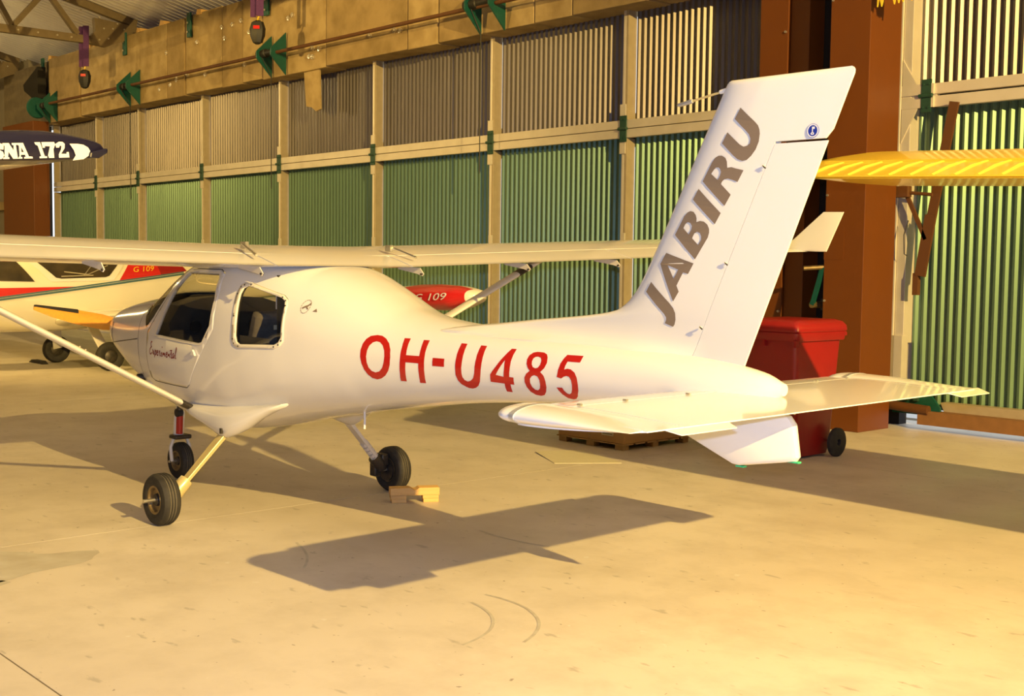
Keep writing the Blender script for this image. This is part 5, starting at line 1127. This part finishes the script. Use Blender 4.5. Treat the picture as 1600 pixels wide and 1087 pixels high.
# ================================================================== NAVY WING TIP, UPPER LEFT
ang = R_(48.15+55)
K = thing('parked_aircraft', 'navy blue wing tip with white lettering, reaching in at the upper left', 'aircraft', (-7.04, 2.72, 2.325), ang)
S_ = 7.0/1900
def kp(px, py): u = (px-80)*S_/0.83; return (u, -(py-230)*S_+0.10*u)
prof = [(-90, 236), (-84, 224), (-60, 212), (-30, 206), (0, 203.5), (40, 202.5), (70, 203.5), (100, 208), (130, 215), (150, 221), (160, 226), (165, 233), (165, 241), (158, 246), (128, 249), (100, 250.5), (50, 250), (0, 248.5), (-50, 247), (-80, 244)]
pr = [kp(*p) for p in prof]
def kring(y, sc, dz, cx=0.0): return [(cx+(p[0]-cx)*sc, y, dz+p[1]*sc) for p in pr]
MB().loft([kring(0.0, 0.90, 0.0, 0.1), kring(0.012, 0.97, 0, 0.1), kring(0.05, 1.0, 0), kring(0.32, 1.01, -0.012)]).build('tip_fairing', 'navy', K, smooth=40)
MB().loft([kring(0.322, 1.0, -0.012), kring(1.5, 1.08, -0.06), kring(3.5, 1.2, -0.14), kring(5.6, 1.3, -0.22)]).build('wing_panel', 'gel_cream', K, smooth=40)
Z5 = lambda u, v: kp(u/5.435, 180+v/5.435)
LT = {'S': [[(72, 300), (70, 250), (40, 228), (5, 228), (-25, 248), (-30, 280), (0, 308), (28, 318), (28, 338), (5, 342), (0, 318), (-32, 318), (-32, 365), (-12, 358), (10, 366), (50, 362), (74, 335), (70, 305), (40, 282), (12, 270), (12, 255), (32, 252), (38, 278), (66, 282)][3:24]],
 'N': [[(62, 232), (110, 232), (146, 292), (146, 252), (132, 246), (132, 232), (172, 232), (172, 246), (164, 252), (178, 362), (142, 362), (108, 304), (104, 346), (114, 350), (114, 362), (66, 362), (66, 350), (78, 346), (78, 254), (64, 246)]],
 'A': [[(170, 232), (218, 232), (262, 344), (290, 348), (293, 362), (225, 362), (225, 350), (238, 346), (232, 330), (202, 330), (200, 346), (212, 350), (212, 362), (176, 362), (190, 340), (186, 254), (170, 246)], [(204, 268), (224, 308), (205, 308)]],
 '1': [[(305, 228), (350, 228), (386, 345), (405, 348), (405, 362), (345, 362), (345, 348), (358, 345), (332, 258), (312, 246)]],
 '7': [[(360, 228), (462, 228), (470, 250), (456, 290), (462, 362), (420, 362), (412, 340), (428, 264), (388, 262), (388, 276), (370, 276)]],
 '2': [[(470, 246), (500, 226), (530, 228), (548, 246), (546, 282), (518, 328), (560, 330), (562, 315), (580, 315), (585, 362), (500, 362), (498, 335), (517, 292), (520, 264), (509, 258), (502, 276), (478, 276)]]}
LT['S'] = [[(70, 285), (72, 245), (38, 228), (0, 230), (-28, 250), (-28, 285), (0, 308), (30, 320), (26, 340), (8, 340), (2, 318), (-30, 318), (-30, 362), (20, 366), (58, 360), (76, 332), (66, 302), (36, 284), (14, 272), (14, 256), (30, 254), (36, 282)]]
mb = MB()
for k_, loops in LT.items(): decal(mb, [[Z5(*p) for p in l] for l in loops], lambda u, v: (u, -0.004, v), 0.2)
mb.build('wing_tip_lettering', 'white_print', K, smooth=0)['kind'] = 'stuff'
mb = MB(); decal(mb, [[Z5(*p) for p in ((585, 245), (620, 300), (635, 345), (610, 388), (700, 380), (745, 350), (757, 310), (740, 280), (700, 255), (650, 246))]], lambda u, v: (u, -0.006, v), 0.2); mb.build('light_fairing', 'white_print', K, smooth=0)
ai = [kp(*p) for p in ((138, 238), (166, 233), (165, 241), (152, 249), (136, 248))]
MB().prism([(p[0], -0.02, p[1]) for p in ai], (0, 0.3, 0)).build('aileron_end', 'navy', K, smooth=0, bevel=0.01)

# ================================================================== HANGAR FLOODLIGHTS (the lamps' housings; the far left one added with the roof fill)
for loc, nm in ((LAMP, 'floodlight hung from the roof behind the photographer, right side'), (LAMP2, 'floodlight hung from the roof far behind the photographer'), (ROOF_FILL, 'added housing of the roof fill light at the far left, out of the picture')):
    f_ = thing('floodlight', nm, 'lamp', (loc.x, loc.y, loc.z+0.14))
    MB().lathe([(0.02, 0.16), (0.10, 0.14), (0.17, 0.06), (0.20, 0.02), (0.19, 0.02), (0.16, 0.05), (0.09, 0.12), (0.02, 0.14)], (0, 0, 0), (0, 0, 1), 24).build('reflector', 'hoist_black', f_)
    zr = RZ(loc.y)-0.03-(loc.z+0.14)
    MB().tube([(0, 0, 0.15), (0, 0, zr)], 0.012, 8).build('hanger_rod', 'alu', f_)
